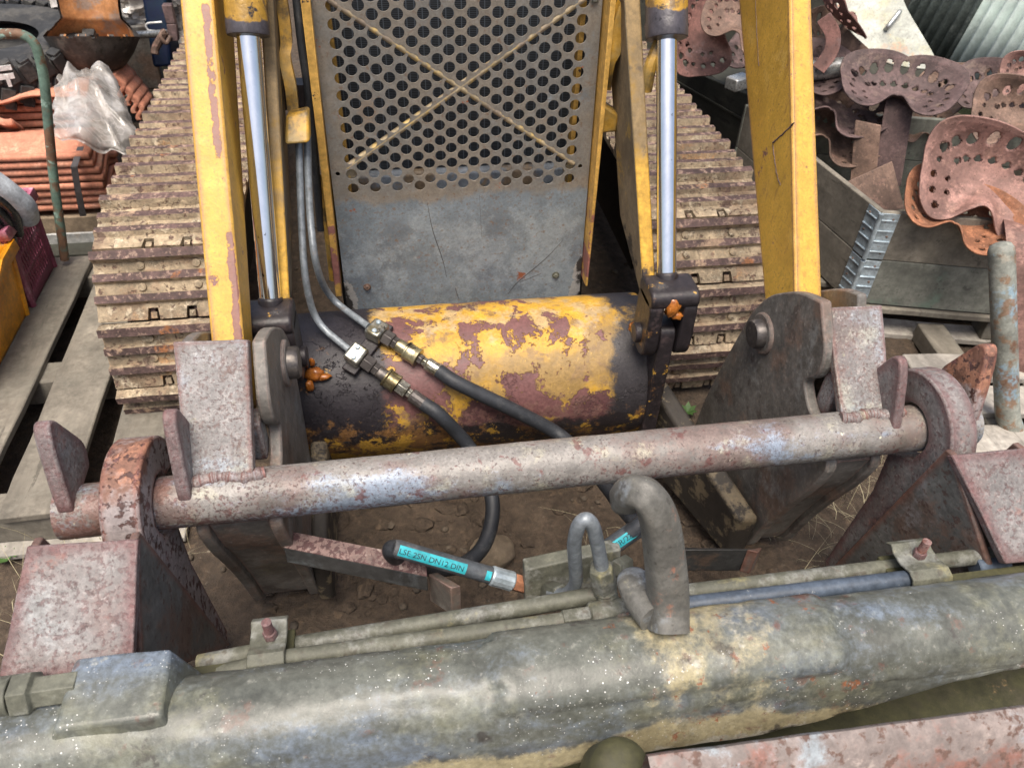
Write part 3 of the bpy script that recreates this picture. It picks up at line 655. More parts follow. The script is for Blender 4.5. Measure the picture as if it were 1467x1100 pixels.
# yellow bracket above the pipes and the bits in the dark gap
mb = MB(); q = [P(407, 208, Y=1.74), P(444, 205, Y=1.74), P(442, 157, Y=1.80), P(409, 165, Y=1.80)]
d = V((0, .05, -.01)); mb.hexa((q[0], q[1], q[1]+d, q[0]+d), (q[3], q[2], q[2]+d, q[3]+d)); mb.build('pipe_bracket', 'yellow_dirty', LD, bevel=.008, seg=3)
mb = MB(); pth = smooth_path([P(398, -15, Y=1.93), P(405, 15, Y=1.92), P(410, 60, Y=1.9), P(408, 85, Y=1.88), P(416, 125, Y=1.85), P(420, 160, Y=1.84)], 8)
R_ = [V((.016, 0, 0))]
for p, q_ in zip(pth, pth[1:]): mb.hexa([p-V((.013, 0, 0)), p+V((.013, 0, 0)), p+V((.013, .02, 0)), p+V((-.013, .02, 0))], [q_-V((.013, 0, 0)), q_+V((.013, 0, 0)), q_+V((.013, .02, 0)), q_+V((-.013, .02, 0))])
mb.build('bent_strap', 'yellow_dirty', LD, smooth=0)
mb = MB(); mb.tube(smooth_path([P(424, -15, Y=1.96), P(432, 60, Y=1.93), P(442, 130, Y=1.92), P(448, 200, Y=1.92), P(460, 330, Y=1.9)], 6), .011, 10); mb.build('black_hose', 'hose', LD, smooth=60)
mb = MB(); mb.tube(smooth_path([P(402, 60, Y=2.0), P(415, 130, Y=1.96), P(432, 170, Y=1.95)], 6), .014, 10)
mb.box(P(420, 135, Y=1.95), (.06, .05, .06)); mb.build('oily_joint', 'oil', LD, smooth=60)
mb = MB(); pth = smooth_path([P(902, -12, Y=1.9), P(893, 15, Y=1.88), P(884, 45, Y=1.87), P(882, 75, Y=1.86), P(873, 95, Y=1.86), P(868, 130, Y=1.88)], 8)
for p, q_ in zip(pth, pth[1:]): mb.hexa([p-V((.013, 0, 0)), p+V((.013, 0, 0)), p+V((.013, .03, 0)), p+V((-.013, .03, 0))], [q_-V((.013, 0, 0)), q_+V((.013, 0, 0)), q_+V((.013, .03, 0)), q_+V((-.013, .03, 0))])
mb.build('bent_strap', 'yellow_dirty', LD, smooth=0)
mb = MB(); a, b_ = P(860, 192, Y=1.86), P(884, 190, Y=1.86); d = V((0, .06, .0)); u = V((0, 0, .075))
mb.hexa((a, b_, b_+d, a+d), (a+u, b_+u*.6, b_+d+u*.6, a+d+u)); mb.build('side_bracket', 'yellow_dirty', LD, bevel=.006)
mb = MB(); mb.tube(smooth_path([P(946, 60, Y=1.80), P(932, 95, Y=1.78), P(925, 130, Y=1.78)], 5), .016, 8); mb.build('bent_strap', 'yellow_dirty', LD)

# --- tracks
TYC, TZC, TRR = 2.105, .325, .29
def make_shoe(parent):
    L, W, mb = .196, .40, MB()
    # plate with two notches in its lower edge (local y = down the track)
    o = [(-W/2, -L/2), (W/2, -L/2)]
    edge = []
    for xx, w in ((.052, .034), (-.052, .034)):
        edge += [(xx+w/2, L/2), (xx+w/2-.004, L/2-.032), (xx-w/2+.004, L/2-.032), (xx-w/2, L/2)]
    o += [(W/2, L/2)]+edge+[(-W/2, L/2)]
    mb.mi = 0; mb.prism([V((x, y, -.006)) for x, y in o], (0, 0, .016))
    def bar(y, w, h, k):
        mb.mi = 0; n = 16
        for i in range(n):
            xa, xb = -W/2+W*i/n, -W/2+W*(i+1)/n
            hs = [h*(1+.10*mnoise.noise(V((q*9, y*40, k)))) for q in (xa, xb)]
            ws = [w*(1+.12*mnoise.noise(V((q*11, y*30, k+4)))) for q in (xa, xb)]
            A = [V((xa, y-ws[0], .008)), V((xa, y-ws[0]*.72, hs[0])), V((xa, y+ws[0]*.72, hs[0])), V((xa, y+ws[0]*1.2, .008))]
            B = [V((xb, y-ws[1], .008)), V((xb, y-ws[1]*.72, hs[1])), V((xb, y+ws[1]*.72, hs[1])), V((xb, y+ws[1]*1.2, .008))]
            a = [mb.bm.verts.new(p) for p in A]; b = [mb.bm.verts.new(p) for p in B]
            mb.mi = 0; mb.face([a[0], a[1], b[1], b[0]])
            mb.mi = 1; mb.face([a[1], a[2], b[2], b[1]]); mb.mi = 0; mb.face([a[2], a[3], b[3], b[2]])
            if i == 0: mb.face(a)
            if i == n-1: mb.face(b[::-1])
    bar(-L/2+.014, .017, .036, 1); bar(-L/2+.075, .0145, .026, 2); bar(-L/2+.135, .0145, .026, 3)
    mb.mi = 0
    for x in (-.052, .052): mb.box((x, L/2-.012, -.001), (.016, .018, .016))
    for x in (-.075, .075):
        for y in (-L/2+.045, -L/2+.105): mb.lathe([(0, .008), (.0125, .009), (.0115, .0155), (.009, .017), (0, .0175)], (x, y, 0), (0, 0, 1), 12)
    bmesh.ops.remove_doubles(mb.bm, verts=mb.bm.verts[:], dist=.00005)
    return mb.build('shoe', ['mud', 'grouser'], parent, smooth=40)
def track(X0, X1):
    xc = (X0+X1)/2
    Bd = [(1.840, .030), (1.818, .228), (1.872, .423), (2.0, .578), (2.19, .622)]
    y = 2.393
    while y < 4.2: Bd.append((y, .622)); y += .203
    mb = MB()
    for (ya, za), (yb, zb_) in zip(Bd, Bd[1:]):
        c = V((0, (ya+yb)/2, (za+zb_)/2)); tv = V((0, ya-yb, za-zb_)).normalized(); nv = V((0, tv.z, -tv.y))
        if nv.y > 0 and c.y < TYC or (nv.z < 0 and c.y >= TYC): nv = -nv
        R = Matrix((V((1, 0, 0)), tv, nv)).transposed()
        for sx in (-.07, .07): mb.box(V((xc+sx, 0, 0))+c-nv*.045, (.035, .19, .07), R)
        mb.cyl(V((xc-.09, yb, zb_))-nv*.045, V((xc+.09, yb, zb_))-nv*.045, .02, 12)
    tr = mb.build('track', 'grouser', LD)
    mb = MB(); mb.cyl((xc-.05, TYC, TZC), (xc+.05, TYC, TZC), .22, 48, .01); mb.build('idler_wheel', 'dark', tr)
    mb = MB(); mb.box((xc, 3.3, .34), (.22, 2.0, .26)); mb.build('track_frame', 'dark', tr)
    proto = None
    for (ya, za), (yb, zb_) in zip(Bd, Bd[1:]):
        c = V((xc, (ya+yb)/2, (za+zb_)/2)); T = V((0, ya-yb, za-zb_)).normalized(); N = V((0, T.z, -T.y))
        if N.dot(c-V((xc, max(TYC, c.y), TZC))) < 0: N = -N
        X = T.cross(N)
        global SHOE
        if SHOE is None: SHOE = make_shoe(tr); o = SHOE
        else: o = SHOE.copy(); COL.objects.link(o); o.parent = tr
        o.matrix_local = Matrix(((X.x, T.x, N.x, c.x), (X.y, T.y, N.y, c.y), (X.z, T.z, N.z, c.z), (0, 0, 0, 1)))
    return tr
SHOE = None
track(-.845, -.445); track(.745, 1.145)

# ================================================================== THE HITCH
HT = thing('quick_hitch', 'rusty mauve quick hitch frame with a round cross bar pinned to the loader arms', 'quick hitch', (.26, 1.1, 0))
BL, BR_ = P(72, 736, Y=1.02), P(1407, 603, Y=1.02); BR_.z = BL.z+.004
BL.z = .607; BR_.z = .619; BL.x = -.656; BR_.x = 1.180
RB = .050
def bar_at(x): return BL.lerp(BR_, (x-BL.x)/(BR_.x-BL.x))
def on_bar(px, py, off=0):
    c = bar_at(.3); 
    for _ in range(3):
        h = on_cyl(px, py, c.y, c.z, RB+off); c = bar_at(h.x)
    return h
mb = MB(); nb = 160
def barp(u, v):
    c = BL.lerp(BR_, u); a = 2*pi*v
    r = RB*(1-.0*u)+.0008*mnoise.fractal(V((c.x*14, cos(a)*2, sin(a)*2)), 1, 2, 4)
    return V((c.x, c.y+cos(a)*r, c.z+sin(a)*r))
g_ = mb.grid(barp, nb, 40)
for e in (0, -1):
    ring = g_[e][:-1]; cap = mb.bm.verts.new(sum((v.co for v in ring), V())/len(ring))
    for a, b_ in zip(ring, ring[1:]+ring[:1]): mb.face([a, b_, cap])
bmesh.ops.remove_doubles(mb.bm, verts=mb.bm.verts[:], dist=.0001)
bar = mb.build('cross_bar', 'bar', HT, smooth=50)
# bracket front plates, leaning back from the bar
def front_plate(tl, tr, br, bl, th=.022):
    q = [P(*bl, Y=1.028), P(*br, Y=1.028), P(*tr, Y=1.2), P(*tl, Y=1.2)]
    n = (q[1]-q[0]).cross(q[3]-q[0]).normalized()
    if n.y < 0: n = -n
    d = n*th; mb = MB(); q[0] -= (q[3]-q[0])*.06; q[1] -= (q[2]-q[1])*.06
    mb.hexa((q[0], q[1], q[1]+d, q[0]+d), (q[3], q[2], q[2]+d, q[3]+d))
    bmesh.ops.subdivide_edges(mb.bm, edges=mb.bm.edges[:], cuts=5, use_grid_fill=True); roughen(mb.bm, .0012, 16, 3)
    pl = mb.build('front_plate', 'hitch', HT, bevel=.005, seg=3)
    return pl, q
fpl, ql = front_plate((247, 489), (355, 486), (362, 668), (266, 686))
fpr, qr = front_plate((1185, 440), (1264, 437), (1278, 593), (1207, 602))
for fp, q in ((fpl, ql), (fpr, qr)):
    mb = MB(); pts = []
    for k in range(7):
        x = q[0].x-.01+(q[1].x-q[0].x+.03)*k/6; c = bar_at(x); pts.append(V((x, c.y+.004-.004*sin(k*1.7), c.z+RB-.003)))
    weld(mb, pts, .014, 2); mb.build('weld_bead', 'hitch', fp, smooth=80)
# cheek plates (profile across the machine: y, z)
CHB = [(1.18, .03), (1.15, .07), (1.115, .20), (1.055, .36), (1.015, .45), (.985, .555), (1.06, .60), (1.12, .605), (1.17, .645), (1.125, .69), (1.13, .75)]
CHL = [(1.205, .832), (1.30, .795), (1.40, .715), (1.455, .63), (1.43, .45), (1.40, .30), (1.34, .14)]+CHB
CHRT = [(1.205, .832), (1.30, .795), (1.40, .715), (1.455, .63), (1.54, .36), (1.58, .20), (1.60, .05)]+CHB
CHR = [.008, .05, .04, .04, .1, .1, .05, .02, .02, .1, .06, .06, .03, .02, .02, .02, .03, .03]
def cheek(x, th, mat='cheek', name='cheek_plate', outer=False):
    pr = list(CHL if x < 0 else CHRT)
    if outer: pr[0] = (1.235, .822); pr[-2:] = [(1.18, .70), (1.20, .76)]
    mb = MB(); mb.prism([V((x, *q)) for q in rounded(pr, CHR, 6)], (th, 0, 0))
    return mb.build(name, mat, HT, bevel=.004, seg=2)
chs = [cheek(-.428, .024, outer=True), cheek(-.292, .026), cheek(.864, .026), cheek(.968, .022, outer=True)]
# skin closing the front underside between the cheeks
for xa_, xb_ in ((-.404, -.292), (.890, .968)):
    pr = smooth_path([V((0, y, z)) for y, z in ((1.00, .555), (1.03, .455), (1.07, .365), (1.13, .20), (1.165, .08), (1.19, .04))], 6); mb = MB(); rr = []
    for p in pr: rr.append([mb.bm.verts.new(q) for q in (V((xa_+.001, p.y, p.z)), V((xb_-.001, p.y, p.z)), V((xb_-.001, p.y+.012, p.z+.004)), V((xa_+.001, p.y+.012, p.z+.004)))])
    mb.face(rr[0]); mb.face(rr[-1][::-1])
    for a, b_ in zip(rr, rr[1:]):
        for i in range(4): mb.face([a[i], a[(i+1) % 4], b_[(i+1) % 4], b_[i]])
    mb.build('lower_skin', 'cheek', HT, smooth=40)
def pinhead(ch, x, s, y, z):
    mb = MB(); mb.lathe([(0, 0), (.052, 0), (.052, .006), (.048, .009), (0, .009)], (x, y, z), (s, 0, 0), 40)
    w_ = mb.build('washer', 'cheek', ch)
    mb = MB(); mb.lathe([(0, 0), (.036, 0), (.036, .026), (.032, .032), (0, .032)], (x, y, z), (s, 0, 0), 40); mb.build('pin', 'darkfit', ch)
pinhead(chs[1], -.266, 1, 1.335, .668); pinhead(chs[2], .864, -1, 1.375, .618)
# filler block between cheek and plate, the lower plates
mb = MB(); mb.box((.929, 1.12, .645), (.074, .05, .10)); mb.build('filler_block', 'hitch', HT, bevel=.006)
mb = MB(); mb.box((-.348, 1.14, .65), (.108, .05, .10)); mb.build('filler_block', 'hitch', HT, bevel=.006)
# flat tie bars at the bottom, the left one with a turned end
mb = MB(); a, b_ = V((-.285, 1.02, .435)), P(612, 826, Y=.915); a2, b2 = a+V((0, .035, .012)), b_+V((0, .035, .012)); dn = V((0, -.006, -.042))
mb.hexa((a+dn, b_+dn, b2+dn, a2+dn), (a, b_, b2, a2))
tb = mb.build('tie_bar', 'under', HT, bevel=.002)
mb = MB(); up3 = V((0, .0005, .0015)); mb.hexa((a+up3*.2, b_+up3*.2, b2+up3*.2, a2+up3*.2), (a+up3, b_+up3, b2+up3, a2+up3)); mb.build('cut_edge', 'speckle', tb)
mb = MB(); a = P(613, 822, Y=.93); b_ = P(646, 842, Y=.865); b2 = P(660, 839, Y=.872); a2 = a+(b2-b_); dn = V((0, -.004, -.09))
mb.hexa((a+dn, b_+dn, b2+dn, a2+dn), (a, b_, b2, a2)); mb.build('tie_bar_end', 'cheek', HT, bevel=.002)
mb = MB(); a, b_ = P(960, 787, Y=1.0), P(1070, 787, Y=1.0); a2, b2 = P(960, 783, Y=1.02), P(1080, 786, Y=1.03); dn = V((0, .0, -.085))
mb.hexa((a+dn, b_+dn, b2+dn, a2+dn), (a, b_, b2, a2)); mb.build('tie_bar', 'under', HT, bevel=.003)
mb = MB(); mb.hexa((b_+dn+V((0, -.001, 0)), b_+dn+V((.022, -.012, 0)), b2+dn+V((.022, 0, 0)), b2+dn), (b_+V((0, -.001, .002)), b_+V((.022, -.012, .002)), b2+V((.02, 0, .002)), b2)); mb.build('tie_bar_end', 'hookside', HT, bevel=.002)
# guide ears welded to the bar on both sides of each hook
def ear(front_px, Yf, th, mat, depth, top_tilt, name='guide_ear'):
    """front_px: outline down the front edge (left line, right line); the plate runs back from it to the bar"""
    (l0, r0), (l1, r1) = front_px
    A, B = P(*l0, Y=Yf[0]), P(*r0, Y=Yf[0]); C, D = P(*l1, Y=Yf[1]), P(*r1, Y=Yf[1])
    n = 12; mb = MB(); rings = []
    for k in range(n+1):
        u = k/n
        a, b = A.lerp(C, u), B.lerp(D, u)
        dp = depth*(.22+.78*min(1, u*1.5)**.8)
        if u < .12: dp *= .55+.45*u/.12
        back = V((0, dp, -dp*top_tilt))
        rings.append([mb.bm.verts.new(p) for p in (a, b, b+back, a+back)])
    mb.face(rings[0]); mb.face(rings[-1][::-1])
    for p, q in zip(rings, rings[1:]):
        for i in range(4): mb.face([p[i], p[(i+1) % 4], q[(i+1) % 4], q[i]])
    return mb.build(name, mat, HT, bevel=.005, seg=3)
def ear_poly(pts, X, th, mat, shear=0):
    """plate outline given as photo pixels on the plane X = X + shear*(z - bar)"""
    out = []
    for p in pts:
        x = X
        for _ in range(8):
            q = P(*p, X=x); x = X+shear*(q.z-.66)
        out.append(q)
    mb = MB(); mb.prism(out, th); return mb.build('guide_ear', mat, HT, bevel=.005, seg=3)
ear_poly(rounded([(66, 592), (100, 600), (150, 650), (126, 700), (92, 706)], [8, 10, 6, 6, 3], 5), -.60, V((-.028, .004, 0)), 'hook', -.15) if False else None
def ear3(prof, x_at, th, mat):
    """prof: (y, z) outline; x_at(z) gives the slant of the plate, th its thickness to the outside"""
    mb = MB(); a = [V((x_at(z), y, z)) for y, z in rounded(prof, .022, 5)]
    mb.prism(a, V((th, 0, 0))); return mb.build('guide_ear', mat, HT, bevel=.005, seg=3)
def guide(xa, xb, mat, s=1.0, lean=0):
    pr = [(.985, .640), (.992, .68), (1.035, .80), (1.055, .828), (1.075, .818), (1.090, .78), (1.125, .69), (1.10, .645)]
    rr = [.01, .05, .03, .018, .02, .04, .03, .01]
    mb = MB(); n = 1; pts = rounded([(y, .64+(z-.64)*s) for y, z in pr], rr, 5)
    mb.prism([V((xa+lean*(z-.64), y, z)) for y, z in pts], (xb-xa, 0, 0)); return mb.build('guide_ear', mat, HT, bevel=.006, seg=3)
guide(-.642, -.614, 'hook', .86, -.05); guide(-.436, -.412, 'hook', .88)
guide(.974, .994, 'hook', .80); guide(1.140, 1.168, 'hookrust', .88, .12)

# ================================================================== THE ATTACHMENT FRAME
AT = thing('attachment_frame', 'weathered olive grey attachment frame with thick front beam, hydraulic pipes and hooks', 'attachment', (.25, .62, 0))
BY, BZ, BRR = .605, .535, .080
# main beam: round top with a skirt hanging from its front
mb = MB(); nx = 200
xa, xb = -.66, 1.55
def skirt(x):
    def s(a, b, t): t = min(max((t-a)/(b-a), 0), 1); return t*t*(3-2*t)
    z = .335+.06*s(.55, .72, x)+.055*s(.8, 1.05, x)
    return z-.012*mnoise.noise(V((x*14, 0, 0)))*(1-s(.6, .9, x))
prof_n = 46
def beamp(u, v):
    x = xa+(xb-xa)*u
    lump = .0022*mnoise.fractal(V((x*7, v*5, 2)), 1, 2, 4)
    # raised weld pad around the middle
    s1 = lambda a, b, t: (lambda q: q*q*(3-2*q))(min(max((t-a)/(b-a), 0), 1))
    wob = .02*mnoise.noise(V((v*9, 3, 0)))
    pad = .014*s1(.085+wob, .11+wob, x)*(1-s1(.60+wob, .635+wob, x))*(1-s1(.52, .60, v))*s1(.06, .10, v)
    if v < .72:
        a = radians(150-190*v/.72); r = BRR+lump+pad
        return V((x, BY+cos(a)*-r if False else BY-cos(pi-a)*r, BZ+sin(a)*r)) if False else V((x, BY+cos(pi-a)*-r, BZ+sin(a)*r))
    t = (v-.72)/.28; a = radians(-40); y0 = BY-cos(a)*BRR; z0 = BZ+sin(a)*BRR; zb_ = skirt(x)
    return V((x, y0-.004*t+lump*1.5+.012*t, z0+(min(zb_, z0-.012)-z0)*t))
def beamq(u, v):
    x = xa+(xb-xa)*u; lump = .0022*mnoise.fractal(V((x*7, v*5, 2)), 1, 2, 4)
    s1 = lambda a, b, t: (lambda q: q*q*(3-2*q))(min(max((t-a)/(b-a), 0), 1))
    wob = .02*mnoise.noise(V((v*9, 3, 0)))
    wob2 = wob+.012*mnoise.noise(V((v*22, 8, 0)))
    pad = .0115*s1(.085+wob2, .103+wob2, x)*(1-s1(.66+wob2, .672+wob2, x))*(1-s1(.46+.03*mnoise.noise(V((x*12, 0, 0))), .52, v))*s1(.02, .07, v)
    lump += .0018*mnoise.fractal(V((x*22, v*16, 5)), 1, 2, 3)
    r = BRR+lump+pad
    if v < .60:
        a = radians(30+135*v/.60)          # from the back over the top to the front
        return V((x, BY+cos(a)*r, BZ+sin(a)*r))
    a = radians(165); y0 = BY+cos(a)*r; z0 = BZ+sin(a)*r; L_ = .015+.075*(1-s1(.50, 1.0, x))+.05*(1-s1(-.1, .3, x))+.004*mnoise.noise(V((x*18, 0, 0)))
    if v < .86: t = (v-.60)/.26*L_; return V((x, y0-.26*t+lump*1.6, z0-.966*t))
    t = (v-.86)/.14; return V((x, y0-.26*L_+.10*t, z0-.966*L_-.045*t*t-.004*t))
mb.grid(beamq, nx, prof_n)
beam = mb.build('main_beam', 'beam', AT, smooth=60, solid=.008)
mb = MB(); mb.box((.45, .70, .47), (2.2, .05, .10)); mb.build('beam_web', 'olive', AT)
# cast block on the left end of the beam
q = [P(50, 1030, Y=.545), P(255, 1000, Y=.575), P(265, 948, Y=.665), P(93, 965, Y=.665)]
tl_, tr_ = P(96, 955, Y=.68), P(258, 930, Y=.68); br1 = P(290, 955, Y=.66); br2 = P(292, 1000, Y=.60)
mb = MB()
dn = V((0, 0, -.14))
f0, f1 = P(44, 1025, Y=.60), P(240, 1000, Y=.605)
zt = (tl_.z+tr_.z)/2
A = [V((-.565, .560, zt-.055)), V((-.385, .560, zt-.055)), V((-.385, .575, zt-.16)), V((-.60, .575, zt-.16))]
top = [V((-.545, .585, zt-.010)), V((-.395, .585, zt-.010)), V((-.400, .690, zt)), V((-.535, .690, zt))]
bot = [V((-.60, .545, zt-.14)), V((-.365, .545, zt-.14)), V((-.365, .70, zt-.14)), V((-.60, .70, zt-.14))]
mb.hexa(bot, top); bmesh.ops.subdivide_edges(mb.bm, edges=mb.bm.edges[:], cuts=4, use_grid_fill=True); roughen(mb.bm, .003, 12, 5)
mb.build('end_block', 'beam', AT, bevel=.006, seg=3)
# lower shelf, front plate and the stub below
mb = MB(); mb.box((.75, .53, .30), (1.5, .22, .02)); mb.build('lower_shelf', 'olive', AT, bevel=.004)
mb = MB(); q0, q1 = P(930, 1090, Y=.405), P(1480, 1017, Y=.405); d = V((0, -.03, 0)); dn = V((0, -.16, -.22))
nn = 40; rr = []
for k in range(nn+1):
    u = .0+1.15*k/nn; p = q0.lerp(q1, u)+V((0, 0, .004*mnoise.noise(V((u*9, 0, 0)))))
    rr.append([mb.bm.verts.new(x) for x in (p+V((0, .012, -.30)), p+V((0, .012, -.006)), p+V((0, .006, 0)), p+V((0, -.012, -.004)), p+V((0, -.05, -.06)), p+dn)])
for a, b_ in zip(rr, rr[1:]):
    for i in range(5): mb.face([a[i], a[i+1], b_[i+1], b_[i]])
mb.build('front_plate', 'pinkrust', AT, smooth=50)
mb = MB(); c = P(893, 1100, Y=.43); mb.lathe([(0, .0), (.020, .001), (.034, .006), (.043, .016), (.045, .03), (.045, .12), (0, .12)], c+V((0, .0, .0)), (0, .35, -1), 32); mb.build('stub', 'olive', AT)
# hooks over the hitch bar, each with its gusset box
def hook(xa, xb, yb, mat, inner):
    c = bar_at((xa+xb)/2); cy, cz = c.y, c.z; R1 = .128; R0 = RB+.006
    pts = []
    for k in range(25): a = radians(-5+185*k/24); pts.append((cy+cos(a)*R1, cz+sin(a)*R1))    # back, over the top, to the front
    pts += [(cy-R1-.005, cz-.03), (.900, .52), (.965, .40), (.975, .16), (1.03, .05), (1.07, .08), (1.035, .40), (1.045, .52), (cy-R0*.75, cz-R0*.9)]
    for k in range(13): a = radians(215-200*k/12); pts.append((cy+cos(a)*R0, cz+sin(a)*R0))
    mb = MB(); mb.prism([V((xa, *p)) for p in pts], (xb-xa, 0, 0))
    return mb.build('hook', mat, AT, bevel=.005, seg=3)
hxa, hxb = -.545, -.478
h1 = hook(hxa, hxb, 0, 'hookrust', 1)
gxa, gxb = P(1338, 600, Y=.905).x, P(1392, 600, Y=.905).x
h2 = hook(1.046, 1.104, 0, 'hook', -1)
def gusset(tl, tr, br, bl, yt, ybm, side, mat):
    """box closing the space in front of the hook: sloped front plate and side plates"""
    a, b_, c, d_ = P(*tl, Y=yt), P(*tr, Y=yt), P(*br, Y=ybm), P(*bl, Y=ybm)
    n = (b_-a).cross(d_-a).normalized()
    if n.y < 0: n = -n
    th = n*.02; mb = MB(); mb.hexa((d_, c, c+th, d_+th), (a, b_, b_+th, a+th))
    bmesh.ops.subdivide_edges(mb.bm, edges=mb.bm.edges[:], cuts=5, use_grid_fill=True); roughen(mb.bm, .0012, 14, 7)
    fr = mb.build('front_cover', 'hook', AT, bevel=.007, seg=3)
    for (e0, e1), s in (((b_, c), -1), ((a, d_), 1)):
        s_ = V((s*.003, 0, 0)); e0, e1 = e0+s_+n*.004, e1+s_+n*.004
        lo2 = V((e0.x+s*.002, 1.03, .08)); up2 = V((e0.x, e0.y+.02, e0.z-.004))
        mb = MB(); mb.prism([e0, up2, lo2, e1+V((0, 0, -.06))], (s*.014, 0, 0)); mb.build('side_gusset', 'hookside', AT, bevel=.003)
    return fr
gusset((38, 782), (198, 772), (190, 950), (-6, 985), .855, .69, 1, 'hook')
gusset((1364, 652), (1475, 641), (1525, 800), (1442, 808), .878, .715, -1, 'hook')
# hydraulic pipes behind the beam
def pipe(pts, r, mat, name='hydraulic_pipe', parent=None, fil=0):
    mb = MB(); mb.tube(fillet(pts, fil, 8) if fil else pts, r, 18); return mb.build(name, mat, parent or AT, smooth=60)
pipe([P(285, 972, Y=.715), P(415, 943, Y=.715), P(815, 889, Y=.715)], .0165, 'pipe')
pipe([P(285, 950, Y=.765), P(415, 925, Y=.765), P(740, 872, Y=.765), P(880, 848, Y=.765)], .0160, 'pipe')
pipe([P(905, 858, Y=.765), P(1130, 830, Y=.765), P(1310, 808, Y=.765), P(1450, 791, Y=.765)], .0160, 'pipe')
pipe([P(925, 878, Y=.715), P(990, 866, Y=.715), P(1335, 825, Y=.715)], .0165, 'pipeblue')
mb = MB(); a, b_ = P(1318, 830, Y=.715), P(1338, 827, Y=.715); mb.cyl(a, b_, .0185, 24, .002); mb.build('pipe_sleeve', 'pipeblue', AT)
mb = MB(); a, b_ = P(1395, 812, Y=.75), P(1440, 806, Y=.75); mb.cyl(a, b_, .021, 24, .002); mb.build('pipe_sleeve', 'pipeblue', AT)
def clamp(px0, px1, bolt_px, Yc):
    a, b_ = P(*px0, Y=Yc), P(*px1, Y=Yc); c = (a+b_)/2; w_ = abs(b_.x-a.x)
    mb = MB(); rr = []
    for dy, dz in ((-.0225, -.018), (-.0215, .002), (-.014, .014), (0, .0185), (.014, .013), (.024, .008), (.05, .008), (.064, .016), (.078, .004)):
        yy, z = Yc+dy, c.z+dz
        rr.append([mb.bm.verts.new(V((c.x+s*w_/2, yy+(.004 if o_ and dy < 0 else 0)*-1, z+o_*.006))) for s, o_ in ((-1, 0), (1, 0), (1, 1), (-1, 1))])
    mb.face(rr[0]); mb.face(rr[-1][::-1])
    for p, q in zip(rr, rr[1:]):
        for i in range(4): mb.face([p[i], p[(i+1) % 4], q[(i+1) % 4], q[i]])
    cl = mb.build('pipe_clamp', 'pipe', AT, bevel=.002)
    mb = MB(); mb.box(c+V((0, .028, -.048)), (w_*1.2, .085, .05)); mb.build('clamp_base', 'olive', cl, bevel=.003)
    p = V((c.x+.004, Yc+.037, c.z+.014))
    mb = MB(); mb.lathe([(0, 0), (.0125, 0), (.0125, .013), (.011, .015), (.0075, .015)], p, (0, 0, 1), 6)
    mb.build('nut', 'hook', cl, bevel=.001)
    mb = MB(); pr = [(0, .014)]
    for k in range(14): pr.append((.0075+.0010*(k % 2), .014+k*.0023))
    pr.append((0, .0465)); mb.lathe(pr, p, (0, 0, 1), 16); mb.build('stud', 'hookrust' if px0[0] > 900 else 'hook', cl, smooth=20)
clamp((357, 949), (411, 943), (390, 922), .715)
clamp((1296, 829), (1352, 822), (1325, 806), .715)
# end fitting left of the block
a, b_ = P(-66, 1008, Y=.655), P(60, 990, Y=.655); ax = (b_-a).normalized(); mb = MB()
mb.lathe([(0, 0), (.034, 0), (.034, .06), (.03, .064), (0, .064)], a, ax, 6); mb.lathe([(0, .06), (.030, .06), (.030, .085), (0, .085)], a, ax, 32)
mb.lathe([(0, .085), (.034, .088), (.034, .115), (.025, .12), (.025, .18), (0, .18)], a, ax, 6); mb.build('end_fitting', 'pipe', AT, bevel=.0015)
# port block, U pipe, nuts and tee
mb = MB(); a, b_ = P(752, 817, Y=.87), P(890, 787, Y=.87); d = V((0, .03, .0)); dn = V((0, -.02, -.085))
mb.hexa((a+dn, b_+dn, b_+dn+d, a+dn+d), (a, b_, b_+d, a+d)); blk = mb.build('port_block', 'pipe', AT, bevel=.003)
def hexnut(a, b_, r, mat, name='nut', parent=None, n=6):
    a, b_ = V(a), V(b_); L = (b_-a).length; mb = MB()
    mb.lathe([(0, 0), (r*.9, 0), (r, .003), (r, L-.003), (r*.88, L), (0, L)], a, b_-a, n); return mb.build(name, mat, parent or AT, bevel=.0015)
up = pipe([P(790, 850, Y=.835), P(812, 852, Y=.80), P(826, 836, Y=.79), P(822, 775, Y=.77), P(829, 750, Y=.765), P(840, 742, Y=.765), P(850, 752, Y=.765), P(857, 785, Y=.77), P(864, 820, Y=.765)], .0125, 'steelpipe', 'u_pipe', fil=.03)
hexnut(P(786, 845, Y=.855), P(806, 852, Y=.815), .021, 'pipe', parent=up)
hexnut(P(861, 812, Y=.765), P(868, 848, Y=.76), .0235, 'pipe', parent=up)
mb = MB(); t0, t1 = P(868, 845, Y=.755), P(878, 885, Y=.735)
pr = [(0, 0)]
for k in range(6): pr.append((.0185+.0012*(k % 2), k*.0028))
pr += [(.0195, .018), (.022, .06), (0, .06)]; mb.lathe(pr, t0, t1-t0, 24)
mb.cyl(P(843, 882, Y=.722), P(912, 873, Y=.722), .0245, 28, .004); tee = mb.build('tee_fitting', 'pipe', AT)
hexnut(P(806, 890, Y=.716), P(846, 884, Y=.716), .0225, 'pipe', parent=tee)
hexnut(P(880, 815, Y=.80), P(898, 806, Y=.83), .017, 'pipe', parent=tee)
